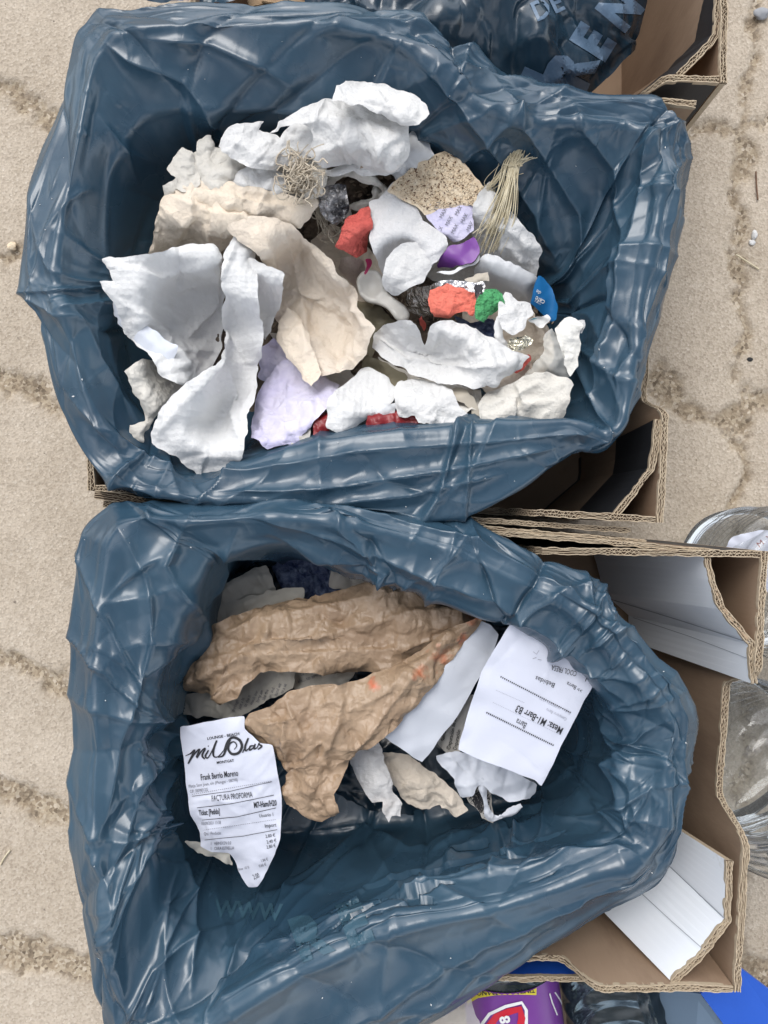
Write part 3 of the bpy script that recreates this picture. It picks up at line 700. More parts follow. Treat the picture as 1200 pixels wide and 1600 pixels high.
printed('torn_rim', pst[0], [], M['torn'], pst[0], strokes=[([(1117, 888, .3), (1123, 915, 1), (1134, 945, 1.3), (1150, 970, .9), (1168, 998, .4)], 13)], off=.0008)
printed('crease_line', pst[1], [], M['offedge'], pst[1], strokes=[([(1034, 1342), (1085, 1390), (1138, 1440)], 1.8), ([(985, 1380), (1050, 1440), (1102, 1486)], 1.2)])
C_box = crate('brown crate at the top right with black outside and a black strip in its corner', (300, -520), (1133, -505), (1131, 124), (300, 100), 'kraft', 'blackprint', {'bottom': (.155, .95, .068)})
post(C_box, [(1127, -60), (1120, 52), (1110, 68), (1060, 116), (1010, 119)][:4], [(1000, -30), (1000, 100), (990, 150), (960, 170)], (.5, .97), ['blackprint', 'kraft', 'blackprint'])

# ================================================================ BLUE FILM BAGS
def Z(l, z): return [(a, b, z) for a, b in l]
# ---- bag in the upper crate (22 stations, clockwise from its top left corner)
Asil = [(128, 48, .345), (225, 12, .36), (480, 4, .365), (640, 30, .355), (770, 116, .35), (880, 150, .35), (1012, 170, .345), (1060, 215, .34), (1058, 330, .34), (1030, 460, .335),
        (972, 668, .338), (890, 706, .345), (800, 762, .345), (700, 806, .345), (560, 794, .345), (440, 782, .345), (290, 776, .345), (168, 744, .345), (100, 640, .33), (66, 510, .335), (46, 420, .335), (88, 210, .34)]
Aouter = [(150, 60, .26), (235, 30, .28), (480, 20, .28), (630, 50, .28), (765, 130, .27), (875, 165, .27), (1000, 185, .27), (1046, 225, .26), (1045, 330, .26), (1018, 455, .26),
          (962, 676, .315), (888, 712, .325), (800, 768, .325), (698, 811, .322), (560, 799, .32), (440, 788, .32), (295, 781, .32), (172, 752, .30), (116, 632, .26), (84, 505, .26), (66, 420, .26), (106, 215, .26)]
Acrest = [(158, 85, .365), (240, 42, .378), (480, 42, .378), (630, 75, .37), (745, 160, .365), (850, 190, .36), (975, 195, .36), (1030, 240, .36), (1025, 340, .36), (1000, 460, .352),
          (966, 662, .352), (880, 660, .355), (780, 664, .355), (690, 673, .35), (565, 682, .348), (440, 712, .335), (318, 752, .325), (200, 712, .33), (138, 620, .35), (104, 500, .355), (90, 412, .355), (122, 220, .36)]
Ain1 = [(225, 185, .33), (300, 172, .335), (480, 178, .335), (610, 185, .33), (720, 235, .325), (810, 260, .315), (905, 290, .315), (960, 320, .31), (960, 390, .315), (945, 480, .31),
        (920, 650, .315), (850, 655, .315), (770, 650, .31), (690, 655, .305), (565, 662, .305), (445, 690, .295), (330, 722, .29), (230, 680, .30), (178, 590, .31), (168, 480, .31), (165, 400, .315), (175, 270, .325)]
Ain2 = [(290, 270, .26), (350, 236, .26), (470, 226, .26), (590, 230, .26), (690, 290, .265), (770, 340, .265), (850, 400, .26), (885, 430, .26), (895, 470, .26), (895, 520, .26),
        (868, 630, .26), (820, 640, .26), (760, 640, .26), (690, 640, .26), (570, 645, .255), (455, 665, .25), (345, 690, .25), (255, 640, .25), (205, 560, .255), (205, 470, .26), (212, 400, .26), (240, 320, .26)]
Ain3 = [(360, 300, .19), (390, 260, .19), (470, 240, .19), (580, 250, .19), (660, 320, .19), (720, 380, .19), (790, 430, .19), (820, 450, .19), (820, 480, .19), (820, 520, .19),
        (800, 580, .19), (770, 590, .19), (720, 590, .19), (660, 590, .19), (570, 595, .19), (480, 600, .19), (400, 610, .19), (330, 580, .19), (300, 530, .19), (280, 470, .19), (290, 420, .19), (320, 350, .19)]
Asil2 = [(x, y, z) for x, y, z in Asil]
AST = [ # explicit folds: polyline (px), height, width (px)
    ([(150, 60), (210, 95), (290, 130), (340, 190), (390, 260)], .016, 26), ([(215, 60), (330, 70), (420, 110), (470, 150)], .012, 22),
    ([(140, 170), (190, 230), (220, 300)], .012, 20), ([(470, 35), (600, 60), (700, 100)], .012, 20), ([(640, 40), (690, 120), (760, 210), (840, 330), (880, 430)], .020, 30),
    ([(770, 125), (850, 230), (905, 330), (915, 440)], .018, 24), ([(880, 155), (960, 260), (985, 380), (960, 520), (930, 640)], .018, 24), ([(1015, 180), (1010, 300), (985, 450), (950, 600)], .018, 18),
    ([(1045, 230), (1040, 340), (1010, 470), (968, 640)], .012, 14), ([(920, 440), (900, 540), (880, 640)], .012, 18),
    ([(60, 430), (130, 520), (180, 620), (270, 720)], .014, 24), ([(75, 350), (140, 400), (200, 440)], .010, 20), ([(110, 620), (180, 690), (290, 760)], .014, 18),
    ([(300, 765), (420, 735), (560, 705), (760, 690), (960, 668)], .012, 20), ([(330, 775), (500, 765), (700, 735), (880, 695)], .012, 14), ([(500, 790), (640, 775), (800, 735)], .010, 14), ([(560, 700), (600, 750), (700, 780)], -.008, 16)]
XA, QA = bag('garbage_bag', [Aouter, Asil2, Acrest, Ain1, Ain2, Ain3], M['bag'], 11, strokes=AST)
bagA = link('garbage_bag', XA.reshape(-1, 3), QA, M['bag']); tag(bagA, 'shiny dark blue bin bag lining the upper crate, full of white paper waste', 'garbage bag')
# ---- bag in the lower crate (22 stations)
Bsil = [(172, 792, .335), (300, 786, .335), (450, 786, .335), (600, 802, .335), (720, 816, .335), (810, 852, .34), (905, 898, .345), (965, 960, .345), (1020, 1020, .345), (1082, 1122, .345),
        (1070, 1210, .34), (1032, 1338, .335), (935, 1421, .325), (800, 1507, .325), (655, 1600, .33), (450, 1690, .33), (330, 1700, .33), (180, 1625, .335), (140, 1480, .335), (112, 1290, .335), (114, 1100, .335), (117, 925, .335)]
Bout = [(188, 806, .28), (300, 800, .28), (450, 798, .28), (600, 808, .28), (715, 824, .27), (800, 862, .27), (895, 908, .27), (950, 968, .27), (1005, 1028, .27), (1062, 1125, .27),
        (1052, 1205, .27), (1028, 1342, .29), (935, 1424, .29), (800, 1509, .30), (655, 1603, .30), (450, 1680, .28), (330, 1690, .28), (195, 1600, .27), (158, 1470, .27), (132, 1285, .27), (134, 1100, .27), (137, 930, .27)]
Bcr = [(200, 822, .36), (310, 815, .365), (450, 810, .365), (590, 830, .36), (705, 862, .36), (790, 900, .362), (880, 945, .366), (940, 998, .368), (995, 1060, .368), (1050, 1130, .365),
       (1040, 1205, .362), (1014, 1322, .35), (900, 1375, .358), (770, 1420, .365), (600, 1460, .37), (425, 1545, .37), (300, 1610, .365), (200, 1575, .36), (170, 1460, .362), (150, 1290, .362), (152, 1110, .362), (160, 935, .362)]
Bi1 = [(320, 880, .335), (370, 862, .335), (460, 850, .335), (570, 886, .332), (660, 920, .332), (750, 962, .335), (840, 990, .335), (900, 1030, .335), (945, 1085, .335), (985, 1150, .33),
       (975, 1200, .33), (955, 1300, .325), (860, 1345, .325), (750, 1385, .325), (610, 1420, .325), (450, 1470, .32), (345, 1500, .315), (262, 1440, .32), (242, 1350, .33), (226, 1260, .335), (228, 1130, .34), (255, 1000, .34)]
Bi2 = [(350, 890, .25), (400, 870, .24), (470, 865, .24), (570, 890, .24), (660, 915, .24), (740, 950, .25), (830, 985, .26), (880, 1030, .26), (920, 1090, .26), (935, 1140, .255),
       (920, 1200, .25), (890, 1270, .25), (820, 1310, .25), (740, 1345, .25), (620, 1375, .245), (480, 1400, .24), (390, 1410, .235), (312, 1370, .24), (282, 1310, .25), (264, 1240, .26), (258, 1140, .26), (280, 1020, .26)]
Bi3 = [(370, 900, .12), (420, 890, .11), (480, 885, .11), (570, 900, .11), (650, 920, .11), (720, 950, .12), (800, 985, .13), (840, 1030, .13), (860, 1080, .13), (870, 1130, .13),
       (860, 1180, .13), (830, 1230, .13), (780, 1260, .13), (700, 1280, .13), (610, 1290, .125), (520, 1300, .12), (440, 1300, .12), (365, 1280, .12), (320, 1240, .13), (305, 1180, .13), (300, 1110, .13), (318, 1010, .13)]
Bi4 = [(x*.35+600*.65-10, y*.3+1090*.7, .105) for x, y, z in Bi3]
BST = [([(175, 800), (230, 900), (240, 1000), (190, 1150), (160, 1300)], .014, 20), ([(300, 800), (260, 880), (300, 960), (270, 1080), (250, 1250)], .020, 26), ([(370, 830), (330, 920), (290, 1000), (272, 1080)], .016, 18),
       ([(280, 1090), (230, 1200), (200, 1290), (160, 1400)], .014, 18), ([(230, 1250), (280, 1330), (300, 1400), (300, 1560)], .012, 16), ([(130, 1290), (165, 1380), (175, 1500), (200, 1590)], .012, 18),
       ([(380, 800), (520, 835), (640, 880), (780, 940), (900, 1010), (1000, 1110)], .018, 24), ([(450, 795), (600, 815), (740, 850), (860, 910), (960, 1000), (1060, 1120)], .014, 14), ([(420, 830), (540, 880), (660, 915)], .010, 12),
       ([(1060, 1120), (1010, 1140), (960, 1200), (1000, 1330)], .014, 18), ([(940, 1080), (970, 1180), (1020, 1320)], .012, 18), ([(1075, 1140), (1050, 1230), (1028, 1330)], .010, 12),
       ([(310, 1600), (425, 1532), (600, 1440), (760, 1385), (880, 1350), (1028, 1337)], .026, 36), ([(500, 1620), (640, 1540), (780, 1460), (920, 1385), (1028, 1338)], .014, 18), ([(600, 1620), (720, 1530), (860, 1440)], .010, 12),
       ([(480, 1480), (600, 1400), (730, 1330), (800, 1290), (900, 1240)], .012, 20), ([(640, 1350), (760, 1300), (880, 1280)], .012, 16), ([(450, 1310), (560, 1290), (640, 1330), (760, 1300)], .010, 16), ([(330, 1440), (420, 1400), (520, 1390)], .008, 16)]
XB, QB = bag('garbage_bag', [Bout, Bsil, Bcr, Bi1, Bi2, Bi3, Bi4], M['bag'], 23, strokes=BST)
bagB = link('garbage_bag', XB.reshape(-1, 3), QB, M['bag']); tag(bagB, 'blue bin bag lining the lower crate, half empty with receipts and brown paper inside', 'garbage bag')
for X_ in (XA, XB): splat(X_[len(X_)//3:].reshape(-1, 3))
# ================================================================ LITTER MATERIALS
M['paper'] = mat('white_tissue', (.74, .735, .72), .85, (.67, .665, .65), 25, .8, bump=.5, bscale=420, bump2=.36, b2scale=50, trl=.08)
M['paperw'] = mat('warm_white_tissue', (.72, .695, .635), .88, (.63, .595, .53), 22, .9, bump=.5, bscale=380, bump2=.36, b2scale=50, stain=(.42, .36, .27), stscale=16, stlo=.66, sthi=.85, trl=.08)
M['towel'] = mat('embossed_towel', (.76, .76, .75), .9, (.71, .71, .70), 15, .7, bump=.4, bscale=600, dots=.5, dscale=175, bump2=.22, b2scale=30, trl=.08)
M['towelstain'] = mat('stained_towel', (.74, .735, .73), .9, (.64, .63, .62), 20, .8, bump=.5, bscale=600, dots=.3, dscale=200, stain=(.36, .31, .28), stscale=20, stlo=.60, sthi=.82)
M['beige'] = mat('tea_stained_paper', (.74, .63, .49), .85, (.80, .71, .60), 9, .9, bump=.5, bscale=400, bump2=.4, trl=.06, b2scale=50, stain=(.48, .37, .25), stscale=18, stlo=.62, sthi=.8)
M['beige2'] = mat('tea_stained_paper_pale', (.78, .70, .60), .85, (.70, .60, .48), 11, .9, bump=.5, bscale=400, bump2=.4, trl=.06, b2scale=45, stain=(.46, .36, .26), stscale=25, stlo=.64, sthi=.8)
M['lilac'] = mat('lilac_paper', (.52, .49, .76), .75, (.74, .71, .78), 8, .8, bump=.35, bscale=350, bump2=.5, b2scale=40)
M['kraftpaper'] = mat('kraft_paper', (.32, .21, .13), .42, (.47, .34, .225), 14, .9, bump=.15, bscale=260, bump2=.55, b2scale=42, spec=.6, trl=.10, blots=[(742, 965, .016, (.62, .16, .06)), (690, 1030, .018, (.66, .20, .09)), (655, 1050, .014, (.66, .2, .09)), (583, 1072, .009, (.75, .16, .07)), (508, 962, .006, (.7, .18, .08)), (725, 1000, .013, (.62, .18, .09))])
M['receipt'] = mat('receipt_paper', (.67, .69, .78), .5, (.62, .645, .74), 5, .6, bump=.08, bscale=500, stain=(.62, .62, .64), stscale=8, stlo=.66, sthi=.8)
M['receipt2'] = mat('plain_paper', (.66, .69, .75), .55, (.61, .64, .70), 5, .6, bump=.08, bscale=500)
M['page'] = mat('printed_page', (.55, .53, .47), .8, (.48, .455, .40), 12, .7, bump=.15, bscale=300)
M['red'] = mat('red_tissue', (.58, .085, .07), .85, (.66, .14, .11), 30, .8, bump=.6, bscale=500, bump2=.6, b2scale=70)
M['salmon'] = mat('coral_tissue', (.72, .15, .10), .8, (.78, .20, .14), 30, .8, bump=.5, bscale=500, bump2=.6, b2scale=70)
M['green'] = mat('green_tissue', (.055, .30, .10), .8, (.09, .38, .15), 40, .8, bump=.5, bscale=500, bump2=.8, b2scale=110)
M['purple'] = mat('purple_wrapper', (.17, .045, .27), .42, (.20, .06, .31), 20, .6, bump=.1)
M['foil'] = mat('silver_foil', (.80, .79, .78), .25, (.62, .60, .60), 30, .8, bump2=.6, b2scale=80, metal=.95)
M['goldfoil'] = mat('gold_foil', (.80, .72, .50), .22, (.9, .86, .74), 40, .9, bump2=.8, b2scale=90, metal=.95)
M['blackfoil'] = mat('black_foil', (.03, .03, .035), .3, (.45, .44, .44), 60, .4, bump2=.8, b2scale=90, metal=.6)
M['navy'] = mat('navy_wrapper', (.018, .035, .11), .5, (.12, .16, .26), 90, .35, bump2=.6, b2scale=90)
M['cyan'] = mat('blue_label', (.010, .13, .34), .4, (.012, .16, .40), 20, .6)
M['teal'] = mat('teal_label', (.02, .25, .30), .45)
M['ink'] = mat('ink', (.02, .02, .025), .7); M['inkgrey'] = mat('faded_ink', (.16, .16, .19), .7); M['inkpale'] = mat('pale_ink', (.38, .385, .44), .7)
M['white'] = mat('white_card', (.78, .78, .77), .6, (.72, .72, .70), 12, .6, bump=.1)
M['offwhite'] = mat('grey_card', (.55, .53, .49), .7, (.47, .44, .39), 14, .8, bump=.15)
M['plasticw'] = mat('white_plastic', (.78, .77, .72), .32, (.74, .72, .66), 10, .5)
M['beigecard'] = mat('beige_card', (.52, .47, .39), .75, (.46, .41, .33), 20, .7, bump=.15)
M['grain'] = mat('puffed_grain', (.66, .50, .32), .9, (.80, .70, .54), 220, .9, bump=1.0, bscale=260, stain=(.30, .15, .06), stscale=190, stlo=.60, sthi=.66)
M['seed'] = mat('seed', (.09, .04, .025), .6, (.22, .12, .06), 300, .9)
M['yarn'] = mat('string', (.60, .53, .42), .95, (.44, .37, .28), 60, .9, bump=.8, bscale=500)
M['straw'] = mat('raffia', (.70, .63, .47), .6, (.54, .46, .29), 60, .8, bump=.3, bscale=300)
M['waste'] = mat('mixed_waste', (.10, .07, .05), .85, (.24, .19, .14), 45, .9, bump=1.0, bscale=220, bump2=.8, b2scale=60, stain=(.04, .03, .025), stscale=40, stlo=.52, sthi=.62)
M['chips'] = mat('waste_chips', (.20, .14, .095), .8, (.42, .35, .27), 30, 1.0, bump=.5)
M['wood'] = mat('wood', (.42, .29, .17), .75, (.30, .19, .10), 40, .9, bump=.6, bscale=120, aniso=(1, 6, 6))
M['darkred'] = mat('dark_red_wrapper', (.20, .010, .015), .35, (.26, .02, .02), 30, .8, bump2=.36, b2scale=50)
M['pink'] = mat('pink_strip', (.70, .05, .20), .5)
M['lint'] = mat('lint', (.50, .40, .36), .95, (.62, .53, .47), 80, .9, bump=1.0, bscale=400)
M['crumbfoam'] = mat('foam_crumbs', (.78, .77, .73), .9, (.66, .64, .58), 60, .8, bump=1, bscale=200)
M['clear'] = clearmat('clear_film', (.90, .91, .92), .22, .12, .8, 60)
M['milky'] = clearmat('milky_film', (.93, .93, .90), .24, .2, .9, 40, .42, (.74, .73, .68))
M['milky2'] = clearmat('frosted_film', (.95, .95, .95), .22, .2, .8, 50, .72, (.80, .81, .82))
M['olive'] = clearmat('olive_film', (.6, .57, .45), .2, .2, .8, 40, .55, (.34, .31, .22))
M['bottle'] = clearmat('clear_bottle', (.93, .945, .95), .34, .05, .15, 18, .06, (.62, .62, .60))
M['bottledark'] = clearmat('smoky_bottle', (.55, .62, .66), .34, .05, .2, 18, .18, (.05, .08, .10))
LA = 'white paper waste in the upper bag'; LB = 'papers in the lower bag'
# ================================================================ WASTE UNDER THE TOP LAYER (upper bag)
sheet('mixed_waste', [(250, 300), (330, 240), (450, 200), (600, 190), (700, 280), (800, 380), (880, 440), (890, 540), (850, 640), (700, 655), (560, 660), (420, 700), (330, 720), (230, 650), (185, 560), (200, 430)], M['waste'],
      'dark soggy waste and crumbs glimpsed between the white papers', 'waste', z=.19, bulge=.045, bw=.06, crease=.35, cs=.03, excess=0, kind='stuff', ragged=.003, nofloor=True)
def chips(name, region, n, m, label, s=(.003, .012), seed=1, box=None):
    rng = np.random.default_rng(seed); V = []; F = []; lo = np.array(region).min(0); hi = np.array(region).max(0); c = 0
    while c < n:
        p = rng.uniform(lo, hi)
        if not inpoly(np.array([p]), region)[0]: continue
        q = np.array(P(p[0], p[1], .24)); z = hget(np.array([q]))[0]
        if z < 0: c += 1; continue
        q = np.array(P(p[0], p[1], z)); L_ = rng.uniform(*s); W_ = L_*rng.uniform(.15, .8); a = rng.uniform(0, 6.3); t = rng.normal(0, .35, 2); k = rng.integers(4, 7); b = len(V)
        ux = np.array([math.cos(a), math.sin(a), t[0]]); uy = np.array([-math.sin(a), math.cos(a), t[1]]); th = .0007
        for lv in (0, 1):
            for i in range(k):
                an = 6.283*i/k; V.append(q+ux*math.cos(an)*L_/2+uy*math.sin(an)*W_/2+np.array([0, 0, .0015+lv*th]))
        F += [tuple(b+k+i for i in range(k)), tuple(b+i for i in reversed(range(k)))]+[(b+i, b+(i+1) % k, b+k+(i+1) % k, b+k+i) for i in range(k)]; c += 1
    return tag(link(name, V, F, m, smooth=False), label, 'scraps', kind='stuff')
REG = [(500, 290), (600, 240), (880, 500), (850, 650), (560, 655), (430, 700), (420, 560), (500, 420)]
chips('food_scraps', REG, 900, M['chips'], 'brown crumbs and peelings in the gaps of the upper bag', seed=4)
S = sheet
FL = 'filler papers under the top layer of the upper bag'
for ol, mm, lab in (([(488, 375), (520, 350), (560, 372), (600, 410), (598, 450), (570, 490), (530, 470), (500, 420)], 'beige2', 'dull beige tissue in the gap between the beige papers and the white scoop'),
                    ([(600, 300), (650, 290), (720, 330), (770, 400), (760, 460), (700, 450), (640, 420), (610, 360)], 'paperw', 'greyish tissue underneath the kite shaped paper and purple wrapper'),
                    ([(720, 470), (790, 460), (860, 500), (870, 560), (840, 610), (780, 600), (730, 550)], 'beige2', 'brownish wet paper around the foil wrappers on the right'),
                    ([(420, 520), (480, 600), (540, 640), (560, 600), (530, 560), (480, 520)], 'paperw', 'cream paper underneath the beige tip and the lilac sheet'),
                    ([(590, 560), (660, 590), (740, 600), (760, 640), (700, 655), (620, 620)], 'paperw', 'off white tissue underneath the big folded napkin'),
                    ([(300, 240), (380, 225), (450, 240), (500, 260), (500, 330), (420, 300), (320, 300)], 'paperw', 'cream tissue deep behind the tissue cluster at the upper left'),
                    ([(255, 290), (290, 270), (330, 290), (300, 330), (262, 330)], 'paperw', 'cream tissue edge under the small dirty white tissue')):
    sheet('tissue', ol, M[mm], lab, 'tissue', ze=.245, lift=.004, bulge=.012, crease=.3, cs=.03, post=1.1)
# bottom gap pieces
S('wrapper', [(575, 650), (600, 640), (650, 645), (655, 668), (600, 676), (570, 672)], M['darkred'], 'dark red wrapper deep in the gap above the lower rim of the upper bag', 'wrapper', crease=.3, cs=.015)
S('cardboard_scrap', [(470, 640), (492, 632), (480, 700), (452, 708)], M['offwhite'], 'narrow grey brown card strip standing beside the lilac paper', 'card scrap', crease=.1, bulge=.002)
S('cardboard_scrap', [(498, 640), (520, 650), (512, 685), (488, 690)], M['darkred'], 'short dark maroon strip in the gap left of the embossed white tissue', 'card scrap', crease=.1, bulge=.002)
S('cardboard_scrap', [(655, 655), (690, 650), (700, 672), (660, 674)], M['offwhite'], 'dull grey scrap below the torn white napkin at the rim', 'card scrap', crease=.1, bulge=.002)
S('plastic_film', [(555, 470), (590, 475), (615, 500), (640, 515), (600, 525), (580, 560), (560, 540)], M['olive'], 'olive see through film below the white spoon', 'plastic film', crease=.3, cs=.018, group=None)
S('plastic_film', [(570, 555), (620, 575), (640, 590), (630, 620), (590, 600), (565, 580)], M['olive'], 'olive film between the embossed tissue and the big napkin', 'plastic film', crease=.3, cs=.018)
S('plastic_film', [(730, 590), (770, 570), (830, 560), (845, 600), (800, 610), (760, 620)], M['beige2'], 'brownish stained scrap right of the big folded napkin', 'paper scrap', crease=.3, cs=.018)
S('wrapper', [(785, 575), (826, 555), (832, 562), (808, 585)], M['red'], 'small red corner poking out under the right tip of the big napkin', 'wrapper', crease=.1, cs=.018, bulge=.002)
# ---- top left cluster
S('tissue', [(262, 262), (268, 248), (285, 228), (300, 236), (310, 260), (312, 290), (290, 300), (268, 292), (275, 278)], M['paperw'], 'small dirty white tissue at the far left of the tissue cluster', 'tissue', LA, bulge=.02, bw=.012, crease=.5, cs=.012, excess=.12)
S('tissue', [(308, 222), (318, 216), (332, 214), (340, 240), (352, 245), (372, 240), (388, 262), (384, 285), (350, 310), (318, 315), (304, 280)], M['paperw'], 'cream crumpled tissue with a raised lip beside the small dirty one', 'tissue', LA, bulge=.022, bw=.015, crease=.5, cs=.018, excess=.12)
S('tissue', [(342, 228), (350, 205), (372, 192), (412, 191), (404, 204), (425, 210), (440, 216), (460, 190), (474, 186), (490, 205), (488, 240), (470, 262), (430, 265), (395, 262), (365, 250)], M['paper'], 'white crumpled tissue with a curled top edge against the dark bag', 'tissue', LA, bulge=.024, bw=.018, crease=.5, cs=.020, excess=.13, zmax=.335)
S('tissue', [(350, 292), (372, 268), (405, 250), (432, 262), (452, 285), (448, 310), (400, 312), (360, 305)], M['paper'], 'rolled white tissue just above the beige stained paper', 'tissue', LA, bulge=.022, bw=.013, crease=.4, cs=.022)
S('tissue', [(455, 225), (485, 232), (508, 250), (512, 275), (505, 305), (480, 315), (462, 290)], M['paperw'], 'cream tissue behind the tangle of string', 'tissue', LA, bulge=.018, bw=.013, crease=.4, cs=.02)
S('plastic_bag', [(600, 262), (630, 222), (648, 203), (662, 212), (680, 242), (655, 262), (620, 285)], M['milky2'], 'see through white plastic behind the large white paper at the top', 'plastic bag', bulge=.012, crease=.35, cs=.025)
S('paper_sheet', [(420, 208), (442, 185), (475, 166), (515, 158), (560, 160), (610, 170), (640, 195), (640, 215), (634, 250), (608, 272), (570, 270), (540, 262), (505, 262), (485, 240), (487, 212), (470, 190)], M['paper'], 'large white crumpled paper at the top of the upper bag', 'paper', LA, bulge=.030, bw=.03, crease=.30, cs=.045, excess=.07, folds=[([(440, 200), (500, 185), (580, 190), (625, 215)], .008, 14), ([(500, 240), (540, 215), (560, 170)], .006, 10), ([(640, 200), (600, 230), (590, 262)], .008, 12)], zmax=.352)
S('paper_sheet', [(516, 160), (524, 135), (548, 124), (600, 128), (640, 142), (664, 158), (670, 180), (655, 196), (630, 198), (600, 180), (560, 165)], M['paper'], 'white folded flap with a rounded tip above the large crumpled paper', 'paper', LA, bulge=.022, bw=.02, crease=.30, cs=.035, zmax=.40, lift=.006)
S('paper_sheet', [(485, 268), (520, 262), (560, 250), (600, 232), (636, 238), (638, 262), (605, 275), (560, 270), (520, 275)], M['paper'], 'smooth white fold below the large crumpled paper, right of the string', 'paper', LA, bulge=.012, crease=.25, cs=.03)
# ---- right side of the pile
S('plastic_bag', [(736, 330), (748, 300), (765, 282), (790, 322), (830, 362), (848, 392), (836, 436), (795, 425), (748, 402), (735, 370)], M['paper'], 'thin white plastic bag crumpled under the straw bundle', 'plastic bag', bulge=.022, bw=.02, crease=.4, cs=.026, excess=.12, folds=[([(745, 340), (790, 350), (840, 390)], .007, 10), ([(750, 380), (800, 380), (830, 420)], .007, 10)])
S('crispbread', [(606, 296), (640, 262), (702, 232), (722, 250), (748, 282), (764, 312), (750, 330), (735, 322), (700, 325), (665, 335), (640, 318)], M['grain'], 'flat seeded crispbread with pale ridges stuck to white paper', 'crispbread', bulge=.007, bw=.006, crease=.06, cs=.03, excess=0, sp=.003, ragged=.0015, post=.2)
bread = bpy.context.scene.objects['crispbread']
def scatter(name, outline, n, s, m, parent, seed=2, zoff=.0004):
    rng = np.random.default_rng(seed); V = []; F = []; lo = np.array(outline).min(0); hi = np.array(outline).max(0); bv = bvh_of(parent); C = Vector((0, 0, H))
    for _ in range(n):
        p = rng.uniform(lo, hi)
        if not inpoly(np.array([p]), outline)[0]: continue
        hit = bv.ray_cast(C, (Vector(P(p[0], p[1], 0))-C).normalized())[0]
        if hit is None: continue
        q = np.array(hit)+[0, 0, zoff]; r = rng.uniform(*s); b = len(V); a = rng.uniform(0, 3.1)
        ux = np.array([math.cos(a), math.sin(a), 0])*r*rng.uniform(1, 1.9); uy = np.array([-math.sin(a), math.cos(a), 0])*r; uz = np.array([0, 0, r*.6])
        V += [q+ux, q-ux, q+uy, q-uy, q+uz, q-uz]
        F += [(b+x, b+y, b+w_) for x, y, w_ in ((0, 2, 4), (2, 1, 4), (1, 3, 4), (3, 0, 4), (2, 0, 5), (1, 2, 5), (3, 1, 5), (0, 3, 5))]
    return link(name, V, F, m, parent)
BR = [(612, 296), (640, 266), (700, 236), (745, 284), (760, 312), (735, 320), (700, 322), (665, 330)]
g = scatter('puffed_grain', BR, 1500, (.0006, .0013), M['grain'], bread, 3); g['kind'] = 'stuff'
g = scatter('dark_seed', BR, 330, (.0004, .0009), M['seed'], bread, 5, .0012); g['kind'] = 'stuff'
S('printed_paper', [(665, 324), (690, 314), (734, 308), (738, 332), (741, 358), (705, 381), (690, 366), (672, 342)], M['lilac'], 'pale lilac square of paper printed all over with outlined letters', 'paper', bulge=.004, crease=.1, cs=.03, stack=True, post=.2)
pp = COL.objects['printed_paper']; mxp = []
for r_ in range(6):
    for c_ in range(4): mxp.append(('MAX', 664+c_*24+r_*9-6, 330+r_*12-c_*4+4, 6.2, 63, .85))
printed('printed_letters', pp, [m_ for m_ in mxp if inpoly(np.array([[m_[1]+4, m_[2]-8]]), [(667, 326), (733, 311), (738, 357), (705, 378), (690, 366)])[0]], M['inkgrey'], pp)
S('cup', [(752, 402), (770, 398), (800, 410), (836, 432), (842, 442), (834, 468), (826, 476), (800, 468), (760, 452), (738, 440)], M['milky2'], 'frosted white plastic tube with a blue printed end', 'cup', bulge=.026, bw=.016, crease=.03, cs=.04, excess=0, smooth=.8, post=.1)
S('carton_scrap', [(838, 432), (850, 434), (864, 452), (872, 478), (872, 498), (858, 500), (848, 488), (828, 474), (830, 455)], M['cyan'], 'bright blue carton scrap with white lettering beside the dark bag wall', 'carton', bulge=.008, crease=.1, cs=.03, post=.2)
cs_ = COL.objects['carton_scrap']; printed('printed_letters', cs_, [('café', 852, 470, 9, 152, .8, .01), ('de', 846, 456, 6, 152), ('***', 846, 473, 4, 150)], M['white'], cs_)
S('carton_scrap', [(826, 500), (855, 490), (862, 496), (850, 512), (842, 514)], M['white'], 'small white carton corner with a teal edge under the blue scrap', 'carton', bulge=.003, crease=.1, cs=.03)
cw = [o for o in COL.objects if o.name.startswith('carton_scrap')][-1]; printed('teal_edge', cw, [], M['teal'], cw, strokes=[([(827, 499), (840, 495), (856, 490)], 3.5)])
S('foam_block', [(868, 512), (884, 498), (900, 500), (910, 512), (906, 540), (902, 570), (890, 590), (878, 560)], M['crumbfoam'], 'white crumbly foam piece against the right wall of the bag', 'foam', bulge=.016, bw=.01, crease=.3, cs=.010)
S('tissue', [(898, 504), (912, 502), (912, 522), (900, 520)], M['paper'], 'tiny white tissue tip beside the crumbly foam', 'tissue', bulge=.006, crease=.4, cs=.012)
S('plastic_bag', [(818, 585), (845, 560), (850, 530), (864, 512), (880, 530), (888, 560), (892, 590), (870, 596), (845, 590), (830, 590)], M['milky'], 'greyish clear zip bag between the foam and the big white bag', 'plastic bag', bulge=.010, crease=.35, cs=.03)
S('plastic_bag', [(752, 668), (748, 630), (762, 612), (800, 600), (838, 582), (858, 584), (882, 592), (896, 604), (888, 632), (872, 664), (820, 674), (780, 678)], M['paperw'], 'large cream white plastic bag in the lower right of the upper bag', 'plastic bag', bulge=.028, bw=.03, crease=.32, cs=.04, excess=.08, folds=[([(755, 640), (800, 620), (860, 590)], .007, 12), ([(770, 665), (820, 630), (880, 625)], .006, 10)])
# partial cardboard ring
S('cardboard_ring', [(700, 606), (722, 606), (740, 618), (750, 640), (752, 668), (738, 655), (734, 640), (724, 628), (708, 624)], M['beigecard'], 'beige cardboard ring half hidden by the torn white napkin', 'cardboard ring', bulge=.004, crease=.02, cs=.03, excess=0, post=0)
